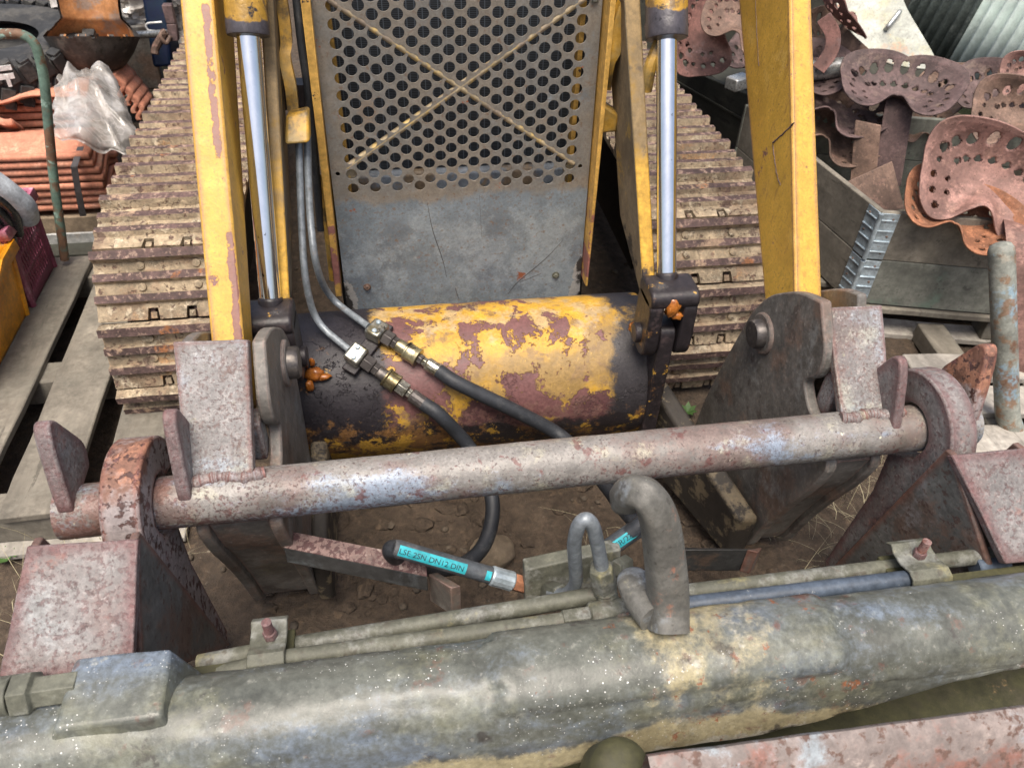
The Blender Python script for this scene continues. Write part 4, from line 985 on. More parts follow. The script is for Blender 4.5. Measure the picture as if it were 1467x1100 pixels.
# bent lifting lug welded to the beam
lp = smooth_path([P(893, 718, Y=.735), P(904, 706, Y=.72), P(921, 706, Y=.705), P(936, 722, Y=.695), P(946, 752, Y=.685), P(952, 795, Y=.675), P(956, 840, Y=.66), P(957, 870, Y=.645), P(957, 902, Y=.62)], 8)
n_l = len(lp); mb = MB(); mb.tube(lp, [(.019 if i == 0 else .023) if i < 2 else .0225+.0085*min(1, i/n_l*1.4) for i in range(n_l)], 32, sq=.62, up=(0, -1, .2))
lg = mb.build('lifting_lug', 'lug', AT, smooth=50)
mb = MB(); lp2 = smooth_path([P(906, 826, Y=.705), P(909, 838, Y=.70), P(918, 858, Y=.675), P(938, 885, Y=.635)], 6)
mb.tube(lp2, [.016, .0225, .0265, .0275]+[.028]*(len(lp2)-4), 24); mb.build('lug_foot', 'lug', lg, smooth=60)
mb = MB(); 
for k, (px, py) in enumerate(((905, 890), (925, 897), (945, 900), (968, 897), (988, 890))): mb.blob(on_cyl(px, py, BY, BZ, BRR), .022, (1.5, .8, .6), .2, 2, k, 3)
mb.build('weld_bead', 'lug', lg, smooth=180)

# ================================================================== HYDRAULIC HOSES
def along(path, dist):
    acc = 0
    for a, b_ in zip(path, path[1:]):
        l = (b_-a).length
        if acc+l >= dist: return a.lerp(b_, (dist-acc)/l), (b_-a).normalized()
        acc += l
    return path[-1], (path[-1]-path[-2]).normalized()
def hose_text(word, o, ax, up_, r, size, L, parent, mat='ink'):
    cu = bpy.data.curves.new('t', 'FONT'); cu.body = word; cu.size = 1
    t = bpy.data.objects.new('t', cu); COL.objects.link(t)
    me = bpy.data.meshes.new_from_object(t.evaluated_get(bpy.context.evaluated_depsgraph_get())); bpy.data.objects.remove(t)
    x0_ = min(v.co.x for v in me.vertices); x1_ = max(v.co.x for v in me.vertices); dn_ = ax.cross(up_)
    if dn_.dot(UP) > 0: dn_ = -dn_
    for v in me.vertices:
        a = (v.co.y-.36)*size/r; v.co = o+ax*((v.co.x-x0_)/(x1_-x0_)*L)+(up_*cos(a)-dn_*sin(a))*(r+.0006)
    me.materials.clear(); me.materials.append(M[mat]); ob = bpy.data.objects.new('printed_text', me); COL.objects.link(ob); ob.parent = parent; return ob
def strip(o, ax, up_, r, L, half, parent, mat='cyan', name='printed_band'):
    mb = MB(); mb.grid(lambda u, v: o+ax*L*u+(up_*cos((v-.5)*2*half)+ax.cross(up_)*sin((v-.5)*2*half))*(r+.0003), 20, 8)
    return mb.build(name, mat, parent, smooth=60)
def coupler(H, a, ax, parts):
    """a run of turned and hexagonal fittings along ax; parts: (kind, r, length, material, name)"""
    s = 0
    for kind, r, L, mat, name in parts:
        p = a+ax*s; mb = MB()
        if kind == 'hex': mb.lathe([(0, 0), (r*.9, 0), (r, .002), (r, L-.002), (r*.9, L), (0, L)], p, ax, 6)
        elif kind == 'rib':
            pr = [(0, 0)]; n = int(L/.004)
            for k in range(n+1):
                big = r*(1.0 if k < n*.22 or k > n*.8 else .93); pr += [(big+.0008*(k % 2), L*k/n)]
            pr.append((0, L)); mb.lathe(pr, p, ax, 32)
        elif kind == 'crimp':
            mb.lathe([(0, 0), (r*.9, 0), (r, .004), (r*.97, L*.5), (r, L-.003), (r*.92, L), (0, L)], p, ax, 14)
        else: mb.lathe([(0, 0), (r, 0), (r, L), (0, L)], p, ax, 28)
        mb.build(name, mat, H, smooth=25, bevel=.0008); s += L
    return a+ax*s
HG = 'hydraulic hoses from the loader pipes to the attachment'
HA = thing('hydraulic_hose', 'black hydraulic hose on the lower left coupler, ending in a cyan printed stub', 'hose', (.05, 1.3, 0), HG)
HB = thing('hydraulic_hose', 'black hydraulic hose on the upper coupler, running right across the yellow tube', 'hose', (.3, 1.3, 0), HG)
a, ax = CLD[0]; a = a+ax*.040
eA = coupler(HA, a, ax, [('hex', .0215, .030, 'darkfit', 'union_nut'), ('hex', .0175, .016, 'darkfit', 'lock_nut'), ('cyl', .016, .022, 'darkfit', 'adapter'), ('rib', .0255, .036, 'brass', 'coupler_sleeve'), ('hex', .021, .030, 'fitting', 'coupler_body'), ('hex', .013, .012, 'fitting', 'swivel_nut'), ('crimp', .0185, .042, 'darkfit', 'ferrule')])
a2, ax2 = CLD[1]; a2 = a2+ax2*.040
eB = coupler(HB, a2, ax2, [('hex', .0215, .028, 'darkfit', 'union_nut'), ('hex', .0175, .014, 'darkfit', 'lock_nut'), ('cyl', .018, .026, 'brass', 'adapter'), ('rib', .0245, .038, 'brass', 'coupler_sleeve'), ('hex', .014, .014, 'darkfit', 'coupler_body'), ('hex', .0125, .012, 'fitting', 'swivel_nut'), ('crimp', .0180, .040, 'fitting', 'ferrule')])
RH = .0185
pA_ = smooth_path([eA-ax*.004, eA+ax*.05, on_tube(672, 640, .05), P(694, 680, Y=1.30), P(706, 725, Y=1.22), P(696, 775, Y=1.14), P(668, 806, Y=1.08), P(625, 815, Y=1.03), P(590, 806, Y=.99), P(566, 796, Y=.96), P(561, 787, Y=.935), P(572, 787, Y=.922)], 8)
mb = MB(); mb.tube(pA_, RH, 20); hoA = mb.build('hose', 'hose', HA, smooth=60)
e0, e1 = P(564, 784, Y=.925), P(704, 824, Y=.893); axx = (e1-e0).normalized()
mb = MB(); mb.tube([e0-axx*.0, e0+axx*.01, e1], [RH*.85, RH*.95, RH*.95], 24); hA2 = mb.build('hose_end', 'greyhose', HA, smooth=60)
view = (V((0, 0, CAMH))-e0).normalized(); upv = (view-axx*view.dot(axx)).normalized()
upv = (upv+axx.cross(upv)*.0).normalized()
sd_ = axx.cross(upv); sd_ = sd_ if sd_.dot(UP) < 0 else -sd_; upl = (upv*cos(.15)+sd_*sin(.15)).normalized()
Ls = (e1-e0).length
bandA = strip(e0+axx*.008, axx, upl, RH*.95, Ls*.68, .62, hA2)
hose_text('LSE 2SN DN12 DIN', e0+axx*(.010), axx, upl, RH*.95+.0004, .0145, Ls*.64, bandA)
strip(e0+axx*Ls*.92, axx, upl, RH*.95, Ls*.055, .55, hA2)
coupler(HA, e1-axx*.002, axx, [('crimp', .0205, .050, 'zinc', 'ferrule'), ('hex', .0185, .030, 'rust_orange', 'end_nut'), ('cyl', .014, .03, 'pipe', 'port_adapter')])
pB_ = smooth_path([eB-ax2*.004, eB+ax2*.06, on_tube(745, 592, .04), on_tube(800, 622, .05), P(835, 655, Y=1.30), P(868, 695, Y=1.20), P(893, 728, Y=1.10), P(922, 758, Y=1.02), P(950, 768, Y=.96), P(958, 752, Y=.93), P(930, 745, Y=.915), P(905, 762, Y=.905), P(880, 780, Y=.90)], 8)
mb = MB(); mb.tube(pB_, RH, 20); hoB = mb.build('hose', 'hose', HB, smooth=60)
e0, e1 = P(950, 731, Y=.92), P(872, 785, Y=.895); axx = (e0-e1).normalized()
mb = MB(); mb.tube([e1, e0], RH*1.03, 24); hB2 = mb.build('hose_end', 'greyhose', HB, smooth=60)
view = (V((0, 0, CAMH))-e1).normalized(); upv = (view-axx*view.dot(axx)).normalized(); sd_ = axx.cross(upv); sd_ = sd_ if sd_.dot(UP) < 0 else -sd_; upl = (upv*cos(.2)+sd_*sin(.2)).normalized()
bandB = strip(e1+axx*.006, axx, upl, RH*1.03, .075, .5, hB2)
hose_text('LSR/22 DI', e1+axx*.010, axx, upl, RH*1.03+.0004, .0150, .066, bandB)
coupler(HB, e1+axx*.002, -axx, [('hex', .0185, .022, 'rust_orange', 'end_nut'), ('cyl', .014, .04, 'pipe', 'port_adapter')])

# ================================================================== LEFT SIDE
def board(parent, c, d, R=None, mat='wood', name='board', bev=.004, seed=0):
    mb = MB(); mb.box(c, d, R); bmesh.ops.subdivide_edges(mb.bm, edges=[e for e in mb.bm.edges if e.calc_length() > .3], cuts=8, use_grid_fill=True); roughen(mb.bm, .004, 5, seed)
    return mb.build(name, mat, parent, bevel=bev)
def rotz(a): return Matrix.Rotation(a, 3, 'Z')
PLT = thing('wooden_pallet', 'grey weathered pallet with wide gaps in front of the plastic crates', 'pallet', (-1.2, 2.0, 0))
for i, (x, w_) in enumerate(((-1.47, .14), (-1.255, .205), (-1.015, .165), (-.80, .14))):
    board(PLT, (x, 2.08, .128), (w_, 1.28, .024), rotz(.02*(i-1)), 'wood', 'deck_board', seed=i)
for y in (1.50, 2.06, 2.66): board(PLT, (-1.15, y, .070), (.92, .10, .09), None, 'wood', 'bearer', seed=int(y*10))
for y in (1.47,): board(PLT, (-1.12, y, .012), (.95, .12, .022), None, 'woodpale', 'bottom_board', seed=4)
# --- crates
def crate(name, label, base, x0, x1, y0, y1, z0, z1, flare, mat, slots=False):
    T = thing(name, label, 'crate', base)
    th = .006; mb = MB()
    b4 = [V((x0, y0, z0)), V((x1, y0, z0)), V((x1, y1, z0)), V((x0, y1, z0))]
    t4 = [V((x0-flare, y0-flare, z1)), V((x1+flare, y0-flare, z1)), V((x1+flare, y1+flare, z1)), V((x0-flare, y1+flare, z1))]
    def wall(a, b_, c, d_, n, cut):
        nu, nv = 56, 30; vs = []
        for i in range(nu+1):
            u = i/nu; vs.append([a.lerp(b_, u).lerp(d_.lerp(c, u), j/nv) for j in range(nv+1)])
        vt = [[mb.bm.verts.new(p) for p in col_] for col_ in vs]
        for i in range(nu):
            for j in range(nv):
                if cut and 8 <= i < 49 and 4 <= j < 25:
                    jj = (j-4) % 7; ii = (i-8+ (j//7)) % 4
                    if jj < 6 and ii < 2: continue
                mb.face([vt[i][j], vt[i+1][j], vt[i+1][j+1], vt[i][j+1]])
    for i in range(4):
        j = (i+1) % 4; wall(b4[i], b4[j], t4[j], t4[i], None, slots)
    mb.face([mb.bm.verts.new(p) for p in b4])
    mb.build('walls', mat, T, solid=.005, smooth=30)
    # rim: an outward lip that dips at the handles
    mb = MB(); N = 80
    per = []
    for i in range(4):
        j = (i+1) % 4
        for k in range(N//4): per.append((t4[i].lerp(t4[j], k/(N//4)), k/(N//4)))
    c = sum((p for p, _ in per), V())/len(per); rr = []
    for p, u in per:
        o = (p-c); o.z = 0; o.normalize(); dip = -.035*max(0, 1-abs(u-.5)/.22)**.6 if .28 < u < .72 else 0
        w_ = .022
        rr.append([mb.bm.verts.new(q) for q in (p+V((0, 0, dip-.002)), p+o*w_+V((0, 0, dip+.006)), p+o*w_*1.15+V((0, 0, dip-.028)))])
    for a, b_ in zip(rr, rr[1:]+rr[:1]):
        for i in range(2): mb.face([a[i], a[i+1], b_[i+1], b_[i]])
    mb.build('rim', 'lilacrim' if slots else mat, T, solid=.004, smooth=40)
    for i in range(4):
        p, q = b4[i], t4[i]; mb = MB(); mb.tube([p, q], .012, 8); mb.build('corner_post', mat, T)
    return T
xo = P(45, 447, Z=.15)
crate('plastic_crate', 'bright orange yellow solid plastic crate at the left edge', (-1.5, 2.1, .14), -1.75, xo.x-.02, 1.95, xo.y, .142, .40, .03, 'orange')
xl_ = P(78, 385, Z=.15)
crate('plastic_crate', 'faded magenta slotted plastic crate holding black and grey tubes', (-1.5, 2.5, .14), -1.75, xl_.x-.012, xo.y+.05, xl_.y+.03, .142, .44, .012, 'lilac', True)
# tubes in the magenta crate
TG = 'tubes standing in the magenta crate'
mb = MB(); mb.tube(smooth_path([P(-60, 225, Y=2.42), P(-5, 262, Y=2.42), P(22, 283, Y=2.44), P(36, 296, Y=2.46), P(40, 312, Y=2.5)], 8), .034, 24)
tag(mb.build('tube', 'greyplastic', None, smooth=60), 'thick pale grey plastic tube above the black ones in the magenta crate', 'tube', TG)
for i, (dx, dy) in enumerate(((0, 0), (-9, 13), (-17, 27), (-24, 42))):
    mb = MB(); mb.tube(smooth_path([P(-60+dx, 245+dy, Y=2.40), P(-8+dx, 278+dy, Y=2.40), P(14+dx, 297+dy, Y=2.42), P(22+dx, 312+dy, Y=2.44), P(26+dx, 335+dy, Y=2.46)], 8), .017, 16)
    tag(mb.build('tube', 'blackplastic', None, smooth=60), ['glossy black tube touching the grey tube', 'glossy black tube, second below the grey tube', 'glossy black tube, third below the grey tube', 'glossy black tube nearest the orange crate'][i], 'tube', TG)
# --- bent green rod
mb = MB(); pth = fillet([P(-30, 50, Y=2.72), P(46, 48, Y=2.72), P(62, 100, Y=2.72), P(76, 250, Y=2.70), P(93, 372, Y=2.66)], .06, 6); mb.tube(pth, .0155, 14)
tag(mb.build('bent_rod', 'greenrod', None, smooth=60), 'rusty green painted bent rod standing in front of the roof tiles', 'rod')
# --- steel support under the tiles
SP = thing('tile_pallet', 'low concrete and steel base under the strapped roof tiles', 'tile base', (-1.35, 3.1, 0))
a = P(165, 308, Y=2.95); zt = a.z
board(SP, (-1.45, 3.12, zt-.08), (1.0, .30, .14), None, 'stone', 'bearer')
mb = MB(); mb.box((-1.25, 2.94, zt-.115), (.75, .012, .10)); mb.box((-1.25, 2.915, zt-.160), (.75, .05, .008)); mb.build('steel_angle', 'galvsheet', SP, bevel=.002)
board(SP, (-1.3, 3.1, .04), (1.0, .5, .07), None, 'wooddark', 'sleeper')
# --- roof tiles
TLG = 'clay roof tiles stacked on the left'
def tile_mesh(Lx=.46, W=.24, amp=.017, th=.024):
    mb = MB()
    def f(u, v):
        y = -W/2+W*v; return V((-Lx/2+Lx*u, y, -amp*cos(2*pi*(v*1.15-.12))+amp))
    mb.grid(f, 6, 26)
    o = mb.build('roof_tile', 'tile', None, smooth=40, solid=th); 
    return o
TILE = None
def tile(c, rot=(0, 0, 0), label='', sc_=(1, 1, 1)):
    global TILE
    if TILE is None: TILE = tile_mesh(); o = TILE
    else: o = TILE.copy(); COL.objects.link(o)
    o.location = c; o.rotation_euler = rot; o.scale = sc_
    return tag(o, label, 'roof tile', TLG)
zl = P(100, 305, Y=2.95).z; zh = P(100, 222, Y=2.95).z; st = (zh-zl)/8
names = ['lowest', 'second lowest', 'third', 'fourth', 'fifth', 'sixth', 'seventh', 'topmost']
xr_ = P(168, 305, Y=2.95).x
for k in range(8):
    tile((xr_-.24+random.uniform(-.008, .008)-.004*k, 3.10+random.uniform(-.004, .004), zl+st*k+.004), (0, 0, random.uniform(-.012, .012)), names[k]+' clay roof tile of the front bundle under the black strap' if k in (0, 7) else names[k]+' clay roof tile from the bottom of the strapped front bundle')
for k in range(8): tile((xr_-.24-.475, 3.10+random.uniform(-.004, .004), zl+st*k+.004), (0, 0, random.uniform(-.01, .01)), names[k]+' clay roof tile of the bundle at the left edge'+('' if k in (0, 7) else ', counted upwards'))
zl2 = P(60, 205, Y=3.38).z; zh2 = P(60, 138, Y=3.38).z; st2 = (zh2-zl2)/6
xr2 = P(98, 180, Y=3.38).x+.10
for k in range(6): tile((xr2-.24, 3.53, zl2+st2*k), (0, 0, random.uniform(-.02, .02)), names[:5][k]+' clay roof tile of the rear bundle beside the clear film'+('' if k == 0 else ', from below') if k < 5 else 'topmost clay roof tile of the rear bundle beside the clear film')
c_ = P(42, 130, Y=3.38); tile((c_.x-.02, c_.y+.20, c_.z-.03), (.0, .0, pi/2+.2), 'loose clay roof tile lying crosswise on the rear bundle under the tyre', (1, 1.25, .55))
c_ = P(10, 180, Y=3.25); tile((c_.x-.06, c_.y, c_.z), (.2, .5, pi/2+.3), 'short clay roof tile leaning at the left edge of the rear bundle', (.6, .8, 1))
for i, (px, py) in enumerate(((171, 122), (181, 134), (190, 145), (197, 155))):
    c_ = P(px, py, Y=3.55); tile(c_+V((0, .06, 0)), (pi/2, .0, pi/2-.1), ['leftmost', 'second from left', 'third from left', 'rightmost'][i]+' of the upright roof tiles behind the clear film', (.32, .42, .8))
# strap round the front bundle
mb = MB(); pts = [P(117, 207, Y=3.05), P(106, 240, Y=2.925), P(112, 275, Y=2.92), P(119, 310, Y=2.925)]
w_ = V((.012, 0, 0))
for p, q in zip(pts, pts[1:]): mb.hexa((p-w_, p+w_, p+w_+V((0, .004, .002)), p-w_+V((0, .004, .002))), (q-w_, q+w_, q+w_+V((0, .004, .002)), q-w_+V((0, .004, .002))))
tag(mb.build('strap', 'strap', None), 'black plastic strap around the front bundle of roof tiles', 'strap')
# --- clear film bag
# a draped sheet: silhouette corners on the tile pile, folds running down from the top
mb = MB(); n_ = 90
TLc, TRc, BRc, BLc = P(92, 112, Y=3.22), P(158, 98, Y=3.34), P(202, 232, Y=2.86), P(80, 196, Y=2.80)
def film(u, v):
    p = TLc.lerp(TRc, u).lerp(BLc.lerp(BRc, u), v); bul = sin(pi*u)**.7*sin(pi*min(1, v*.9+.12))**.6
    def rg(a, b_, c): return max(0, 1-3.2*abs(mnoise.noise(V((a, b_, c)))))
    e = .034*rg(u*2.2+v*1.3, v*1.3-u*.5, 2.0)+.014*rg(u*4-v*2.5, v*3, 5.0)+.03*mnoise.noise(V((u*3, v*3, 7)))
    p = p+V((0, -.8, .6)).normalized()*(bul*.10+e)
    ed = max(0, abs(u-.5)-.35)/.15+max(0, abs(v-.5)-.38)/.12
    p.x += .035*mnoise.noise(V((v*5, u*2, 1)))*(.3+min(1, ed))+(.03*sin(v*3.1)*(u-.3)); p.z += .04*mnoise.noise(V((u*5, v*2, 4)))*min(1, ed)
    return p
mb.grid(film, n_, n_)
tag(mb.build('plastic_bag', 'bag', None, smooth=50), 'crumpled clear dusty plastic film lying over the roof tiles', 'plastic film')
# --- tyre
TYR = thing('tyre', 'worn black off road tyre lying on the roof tiles', 'tyre', P(-10, 95, Y=3.7))
axT = V((.05, -.02, 1)).normalized(); Ro, Ri, Wd = .42, .21, .165; o_ = P(-22, 44, Y=3.75)-axT*.083
mb = MB(); prof = [(Ri, -Wd*.40), (Ri+.02, -Wd*.5), (Ro-.07, -Wd*.52), (Ro-.015, -Wd*.42), (Ro, -Wd*.3), (Ro+.004, 0), (Ro, Wd*.3), (Ro-.015, Wd*.42), (Ro-.07, Wd*.52), (Ri+.06, Wd*.5), (Ri+.02, Wd*.47), (Ri, Wd*.40), (Ri-.012, Wd*.36), (Ri+.01, Wd*.3), (Ri+.12, 0), (Ri+.01, -Wd*.3), (Ri, -Wd*.40)]
mb.lathe(prof, o_, axT, 96); mb.build('carcass', 'rubber', TYR, smooth=50)
u_ = axT.cross(V((0, 0, 1))).normalized(); w__ = axT.cross(u_); mb = MB()
for k in range(40):
    a = 2*pi*k/40; 
    for s in (-1, 1):
        a2 = a+(pi/40 if s > 0 else 0); rad = u_*cos(a2)+w__*sin(a2); tg = -u_*sin(a2)+w__*cos(a2)
        R = Matrix((tg, axT, rad)).transposed(); R = R @ Matrix.Rotation(s*.35, 3, 'Z')
        mb.box(o_+rad*(Ro+.008)+axT*s*Wd*.26, (.050, Wd*.44, .022), R)
        mb.box(o_+rad*(Ro-.008)+axT*s*Wd*.47, (.040, .03, .05), R)
tr_ = mb.build('tread', 'rubber', TYR, bevel=.003)
mb = MB()
for px, py in ((3, 98), (10, 112), (4, 110)):
    pass
d1 = P(8, 99, Y=3.35); d2 = P(8, 112, Y=3.33)
def smear(px0, px1, py, Yv):
    a = ray(px0, py).normalized()
# white paint smears as thin flakes on the tread blocks
for (px, py, w_, h_) in ((6, 98, .05, .012), (8, 110, .06, .014), (12, 116, .014, .03)):
    hit = None; d = ray(px, py).normalized(); best = None
    for s in range(2800, 4600, 4):
        p = V((0, 0, CAMH))+d*(s/1000.0); q = p-o_; h = q.dot(axT); rr_ = (q-axT*h).length
        if rr_ < Ro+.021 and abs(h) < Wd*.5: best = p; break
    if best:
        q = best-o_; h = q.dot(axT); rad = (q-axT*h).normalized(); tg = axT.cross(rad); R = Matrix((tg, axT, rad)).transposed()
        mb.box(best, (w_, h_*1.6, .003), R)
if len(mb.bm.verts): mb.build('paint_smear', 'whitepaint', tr_, smooth=0)
# --- dark broken shell with rust inside
SH = thing('broken_pot', 'broken dark iron pot with a rust orange inside standing beside the tyre', 'pot', P(140, 90, Y=3.55))
o_ = P(142, 96, Y=3.6); Rr = .165; ax = V((.02, .30, .95)).normalized()
def shell(Rk, off):
    mb = MB(); nu, nv = 120, 60
    ref = V((0, -1, 0)); u_ = (ref-ax*ref.dot(ax)).normalized(); w_ = ax.cross(u_)
    def pr(h):
        hh = h/.46
        r = .05+.135*min(1, (hh/.30))**.55
        if hh > .30: r = .185-.055*((hh-.30)/.15 if hh < .45 else 1)
        return r*Rk/.165
    vs = []
    for i in range(nu):
        a = 2*pi*i/nu; row = []
        for j in range(nv+1):
            h = .46*j/nv; r = pr(h)
            row.append(mb.bm.verts.new(o_+ax*(h-.02)+(u_*cos(a)+w_*sin(a))*(r+.004*mnoise.noise(V((a*3, h*20, 1))))))
        vs.append(row)
    for i in range(nu):
        a = 2*pi*(i+.5)/nu; fr = abs((a+pi) % (2*pi)-pi)
        lim = .46 if fr > 1.85 else .135+.015*mnoise.noise(V((a*5, 0, 0)))+.05*max(0, (fr-1.1)/.6)**2
        for j in range(nv):
            if .46*j/nv < lim: mb.face([vs[i][j], vs[(i+1) % nu][j], vs[(i+1) % nu][j+1], vs[i][j+1]])
    bmesh.ops.delete(mb.bm, geom=[v for v in mb.bm.verts if not v.link_faces], context='VERTS')
    return mb
shell(.165, 0).build('outer_shell', 'shell', SH, smooth=60)
shell(.153, 0).build('inner_wall', 'shellin', SH, smooth=60)
# --- things behind the pot
mb = MB(); g0 = P(186, 88, Y=4.0); mb.box(g0+V((0, .1, .0)), (.20, .16, .30), rotz(.2)); 
tag(mb.build('metal_box', 'cheek', None, bevel=.01), 'dark grey metal box standing behind the broken pot', 'box')
BT = thing('storage_bin', 'navy blue plastic bin with a bent white wire handle behind the pot', 'bin', P(225, 105, Y=4.0))
a, b_ = P(200, -20, Y=4.0), P(236, -20, Y=4.0); c, d_ = P(246, 96, Y=3.85), P(219, 98, Y=3.85); dd = V((.0, .30, 0))
mb = MB(); mb.hexa((d_, c, c+dd, d_+dd), (a, b_, b_+dd, a+dd)); bn = mb.build('body', 'navy', BT, bevel=.015, seg=3)
mb = MB(); mb.tube(fillet([P(232, 32, Y=3.86), P(208, 34, Y=3.86), P(211, 44, Y=3.86), P(222, 45, Y=3.86)], .02, 4), .0045, 8); mb.build('handle', 'whitepaint', BT)
mb = MB(); mb.tube([P(188, 51, Y=3.86), P(242, 48, Y=3.74)], .016, 16); SK = mb.build('steel_bar', 'silver', None, smooth=60)
tag(SK, 'shiny round steel bar with a hanging rusty shackle, right of the pot', 'steel bar')
mb = MB(); mb.tube(fillet([P(236, 46, Y=3.70), P(222, 70, Y=3.69), P(222, 78, Y=3.68)], .02, 4), .017, 10); mb.tube(smooth_path([P(236, 44, Y=3.70), P(230, 52, Y=3.68), P(238, 62, Y=3.68), P(244, 52, Y=3.70)], 5), .009, 8)
mb.build('shackle', 'rust_tan', SK)
mb = MB(); pth = [P(238, 8, Y=3.72), P(245, 35, Y=3.71), P(249, 60, Y=3.7)]
for p, q in zip(pth, pth[1:]): mb.hexa([p+V((-.02, 0, 0)), p+V((.02, 0, 0)), p+V((.02, .04, 0)), p+V((-.02, .04, 0))], [q+V((-.02, 0, 0)), q+V((.02, 0, 0)), q+V((.02, .04, 0)), q+V((-.02, .04, 0))])
tag(mb.build('iron_bracket', 'rust_dark', None, bevel=.004), 'brown rusty iron bracket at the end of the steel bar', 'bracket')
mb = MB(); gg = bmesh.ops.create_grid(mb.bm, x_segments=40, y_segments=40, size=.5); a = P(168, 5, Y=4.05)
for v in mb.bm.verts:
    x, y = v.co.x, v.co.y; n_ = mnoise.fractal(V((x*6, y*6, 1)), 1, 2, 4); v.co = a+V((x*.62-.02*n_, .08*n_+.12*abs(x), y*.42+.03*n_))
tag(mb.build('plastic_sheet', 'bag', None, smooth=25), 'crumpled clear plastic sheet hanging behind the broken pot', 'plastic sheet')
mb = MB(); mb.hexa((V((-2.6, 4.6, .0)), V((-.9, 4.3, .0)), V((-.9, 4.35, .0)), V((-2.6, 4.65, .0))), (V((-2.6, 4.6, .7)), V((-.9, 4.3, .35)), V((-.9, 4.35, .35)), V((-2.6, 4.65, .7))))
tag(mb.build('board', 'wooddark', None), 'dark board standing behind the bin and the tyre', 'board')
for i, (px, py, L, a_) in enumerate(((215, 118, .55, .3), (238, 140, .5, -.2))):
    c_ = P(px, py, Z=.12); board_ = board(None, c_, (L, .12, .05), rotz(a_), 'wood', 'plank', seed=i)
    tag(board_, ['grey plank on the ground beyond the tile stack', 'grey plank on the ground close to the left track'][i], 'plank')

# ================================================================== RIGHT SIDE
d1 = V((.964, -.265, 0)); d2 = V((-.12, .99, 0)).normalized(); K0 = P(1213, 434, Z=.14); K0.z = 0
CG = 'pallet collars around the tractor seats'
def collar(z0, label):
    T = thing('pallet_collar', label, 'pallet collar', K0+V((0, 0, z0)), CG); h = .182; th = .022
    c = [K0, K0+d1*1.2, K0+d1*1.2+d2*.95, K0+d2*.95]
    for i in range(4):
        a, b_ = c[i], c[(i+1) % 4]; dr = (b_-a).normalized(); nn_ = V((-dr.y, dr.x, 0)); a = a+dr*.004+V((0, 0, z0)); b_ = b_-dr*.004+V((0, 0, z0)); n = 12; mb = MB(); rr = []
        for k in range(n+1):
            p = a.lerp(b_, k/n); dz = .002*mnoise.noise(V((p.x*5, p.y*5, z0*9)))
            rr.append([mb.bm.verts.new(q) for q in (p, p+V((0, 0, h+dz)), p+nn_*th+V((0, 0, h+dz)), p+nn_*th)])
        mb.face(rr[0]); mb.face(rr[-1][::-1])
        for p, q in zip(rr, rr[1:]):
            for j in range(4): mb.face([p[j], p[(j+1) % 4], q[(j+1) % 4], q[j]])
        mb.build('board', 'woodgreen' if (i == 0 and z0 < .3) or i == 2 else 'wood', T, bevel=.003)
    # folding hinge on the near corner
    for dr, s in ((d1, 1), (d2, -1)):
        nn_ = V((dr.y, -dr.x, 0))*(1 if s > 0 else -1); mb = MB(); o = K0+V((0, 0, z0+.004))+nn_*.002
        mb.hexa((o, o+dr*.062, o+dr*.062+nn_*.003, o+nn_*.003), tuple(p+V((0, 0, h-.006)) for p in (o, o+dr*.062, o+dr*.062+nn_*.003, o+nn_*.003)))
        for zz in (.03, .07, .11, .15): mb.box(o+dr*.031+nn_*.004+V((0, 0, zz)), (.058, .006, .005), rotz(atan2(dr.y, dr.x)))
        hg = mb.build('hinge_leaf', 'zinc', T, bevel=.001)
        mb = MB()
        for zz in (.025, .09, .155): mb.lathe([(0, 0), (.0045, 0), (.003, .003), (0, .003)], o+dr*.045+nn_*.003+V((0, 0, zz)), nn_, 10)
        mb.build('nail', 'rust_tan', hg)
    mb = MB(); mb.cyl(K0+V((-.003, -.006, z0+.004)), K0+V((-.003, -.006, z0+h-.004)), .0085, 12); mb.build('hinge_pin', 'zinc', T)
    return T
collar(.146, 'lower green grey wooden pallet collar with a zinc corner hinge'); collar(.330, 'upper grey wooden pallet collar with a zinc corner hinge below the rusty seats')
PR = thing('wooden_pallet', 'grey pallet under the pallet collars and the tractor seats', 'pallet', K0+d1*.6+d2*.4)
Rk = rotz(atan2(d1.y, d1.x))
for k in range(6): board(PR, K0+d1*.6+d2*(.04+.17*k)+V((0, 0, .128)), (1.24, .13 if k else .10, .024), Rk, 'wood', 'deck_board', seed=k)
for k in range(3):
    for j in range(3): board(PR, K0+d1*(.09+.52*k)+d2*(.06+.36*j)+V((0, 0, .072)), (.14, .10, .088), Rk, 'wood', 'block', seed=k*3+j)
for j in range(3): board(PR, K0+d1*.6+d2*(.05+.36*j)+V((0, 0, .014)), (1.22, .10, .024), Rk, 'woodpale', 'bottom_board', seed=j)
PF = thing('wooden_pallet', 'pale low pallet on the ground at the right edge, nearest the attachment', 'pallet', P(1420, 600, Z=0))
for k, (px, py, w_, L) in enumerate(((1400, 523, .13, 1.0), (1410, 570, .14, 1.0), (1440, 625, .12, .9), (1430, 680, .12, .9))):
    c_ = P(px, py, Z=.085); board(PF, c_+V((.25, -.05, 0)), (L, w_, .024), rotz(-.13), 'woodpale', 'deck_board', seed=k+3)
for k, (px, py) in enumerate(((1345, 560), (1460, 590))): board(PF, P(px, py, Z=.04)+V((.1, -.05, 0)), (.10, .75, .07), rotz(-.13), 'wood', 'bearer', seed=k)
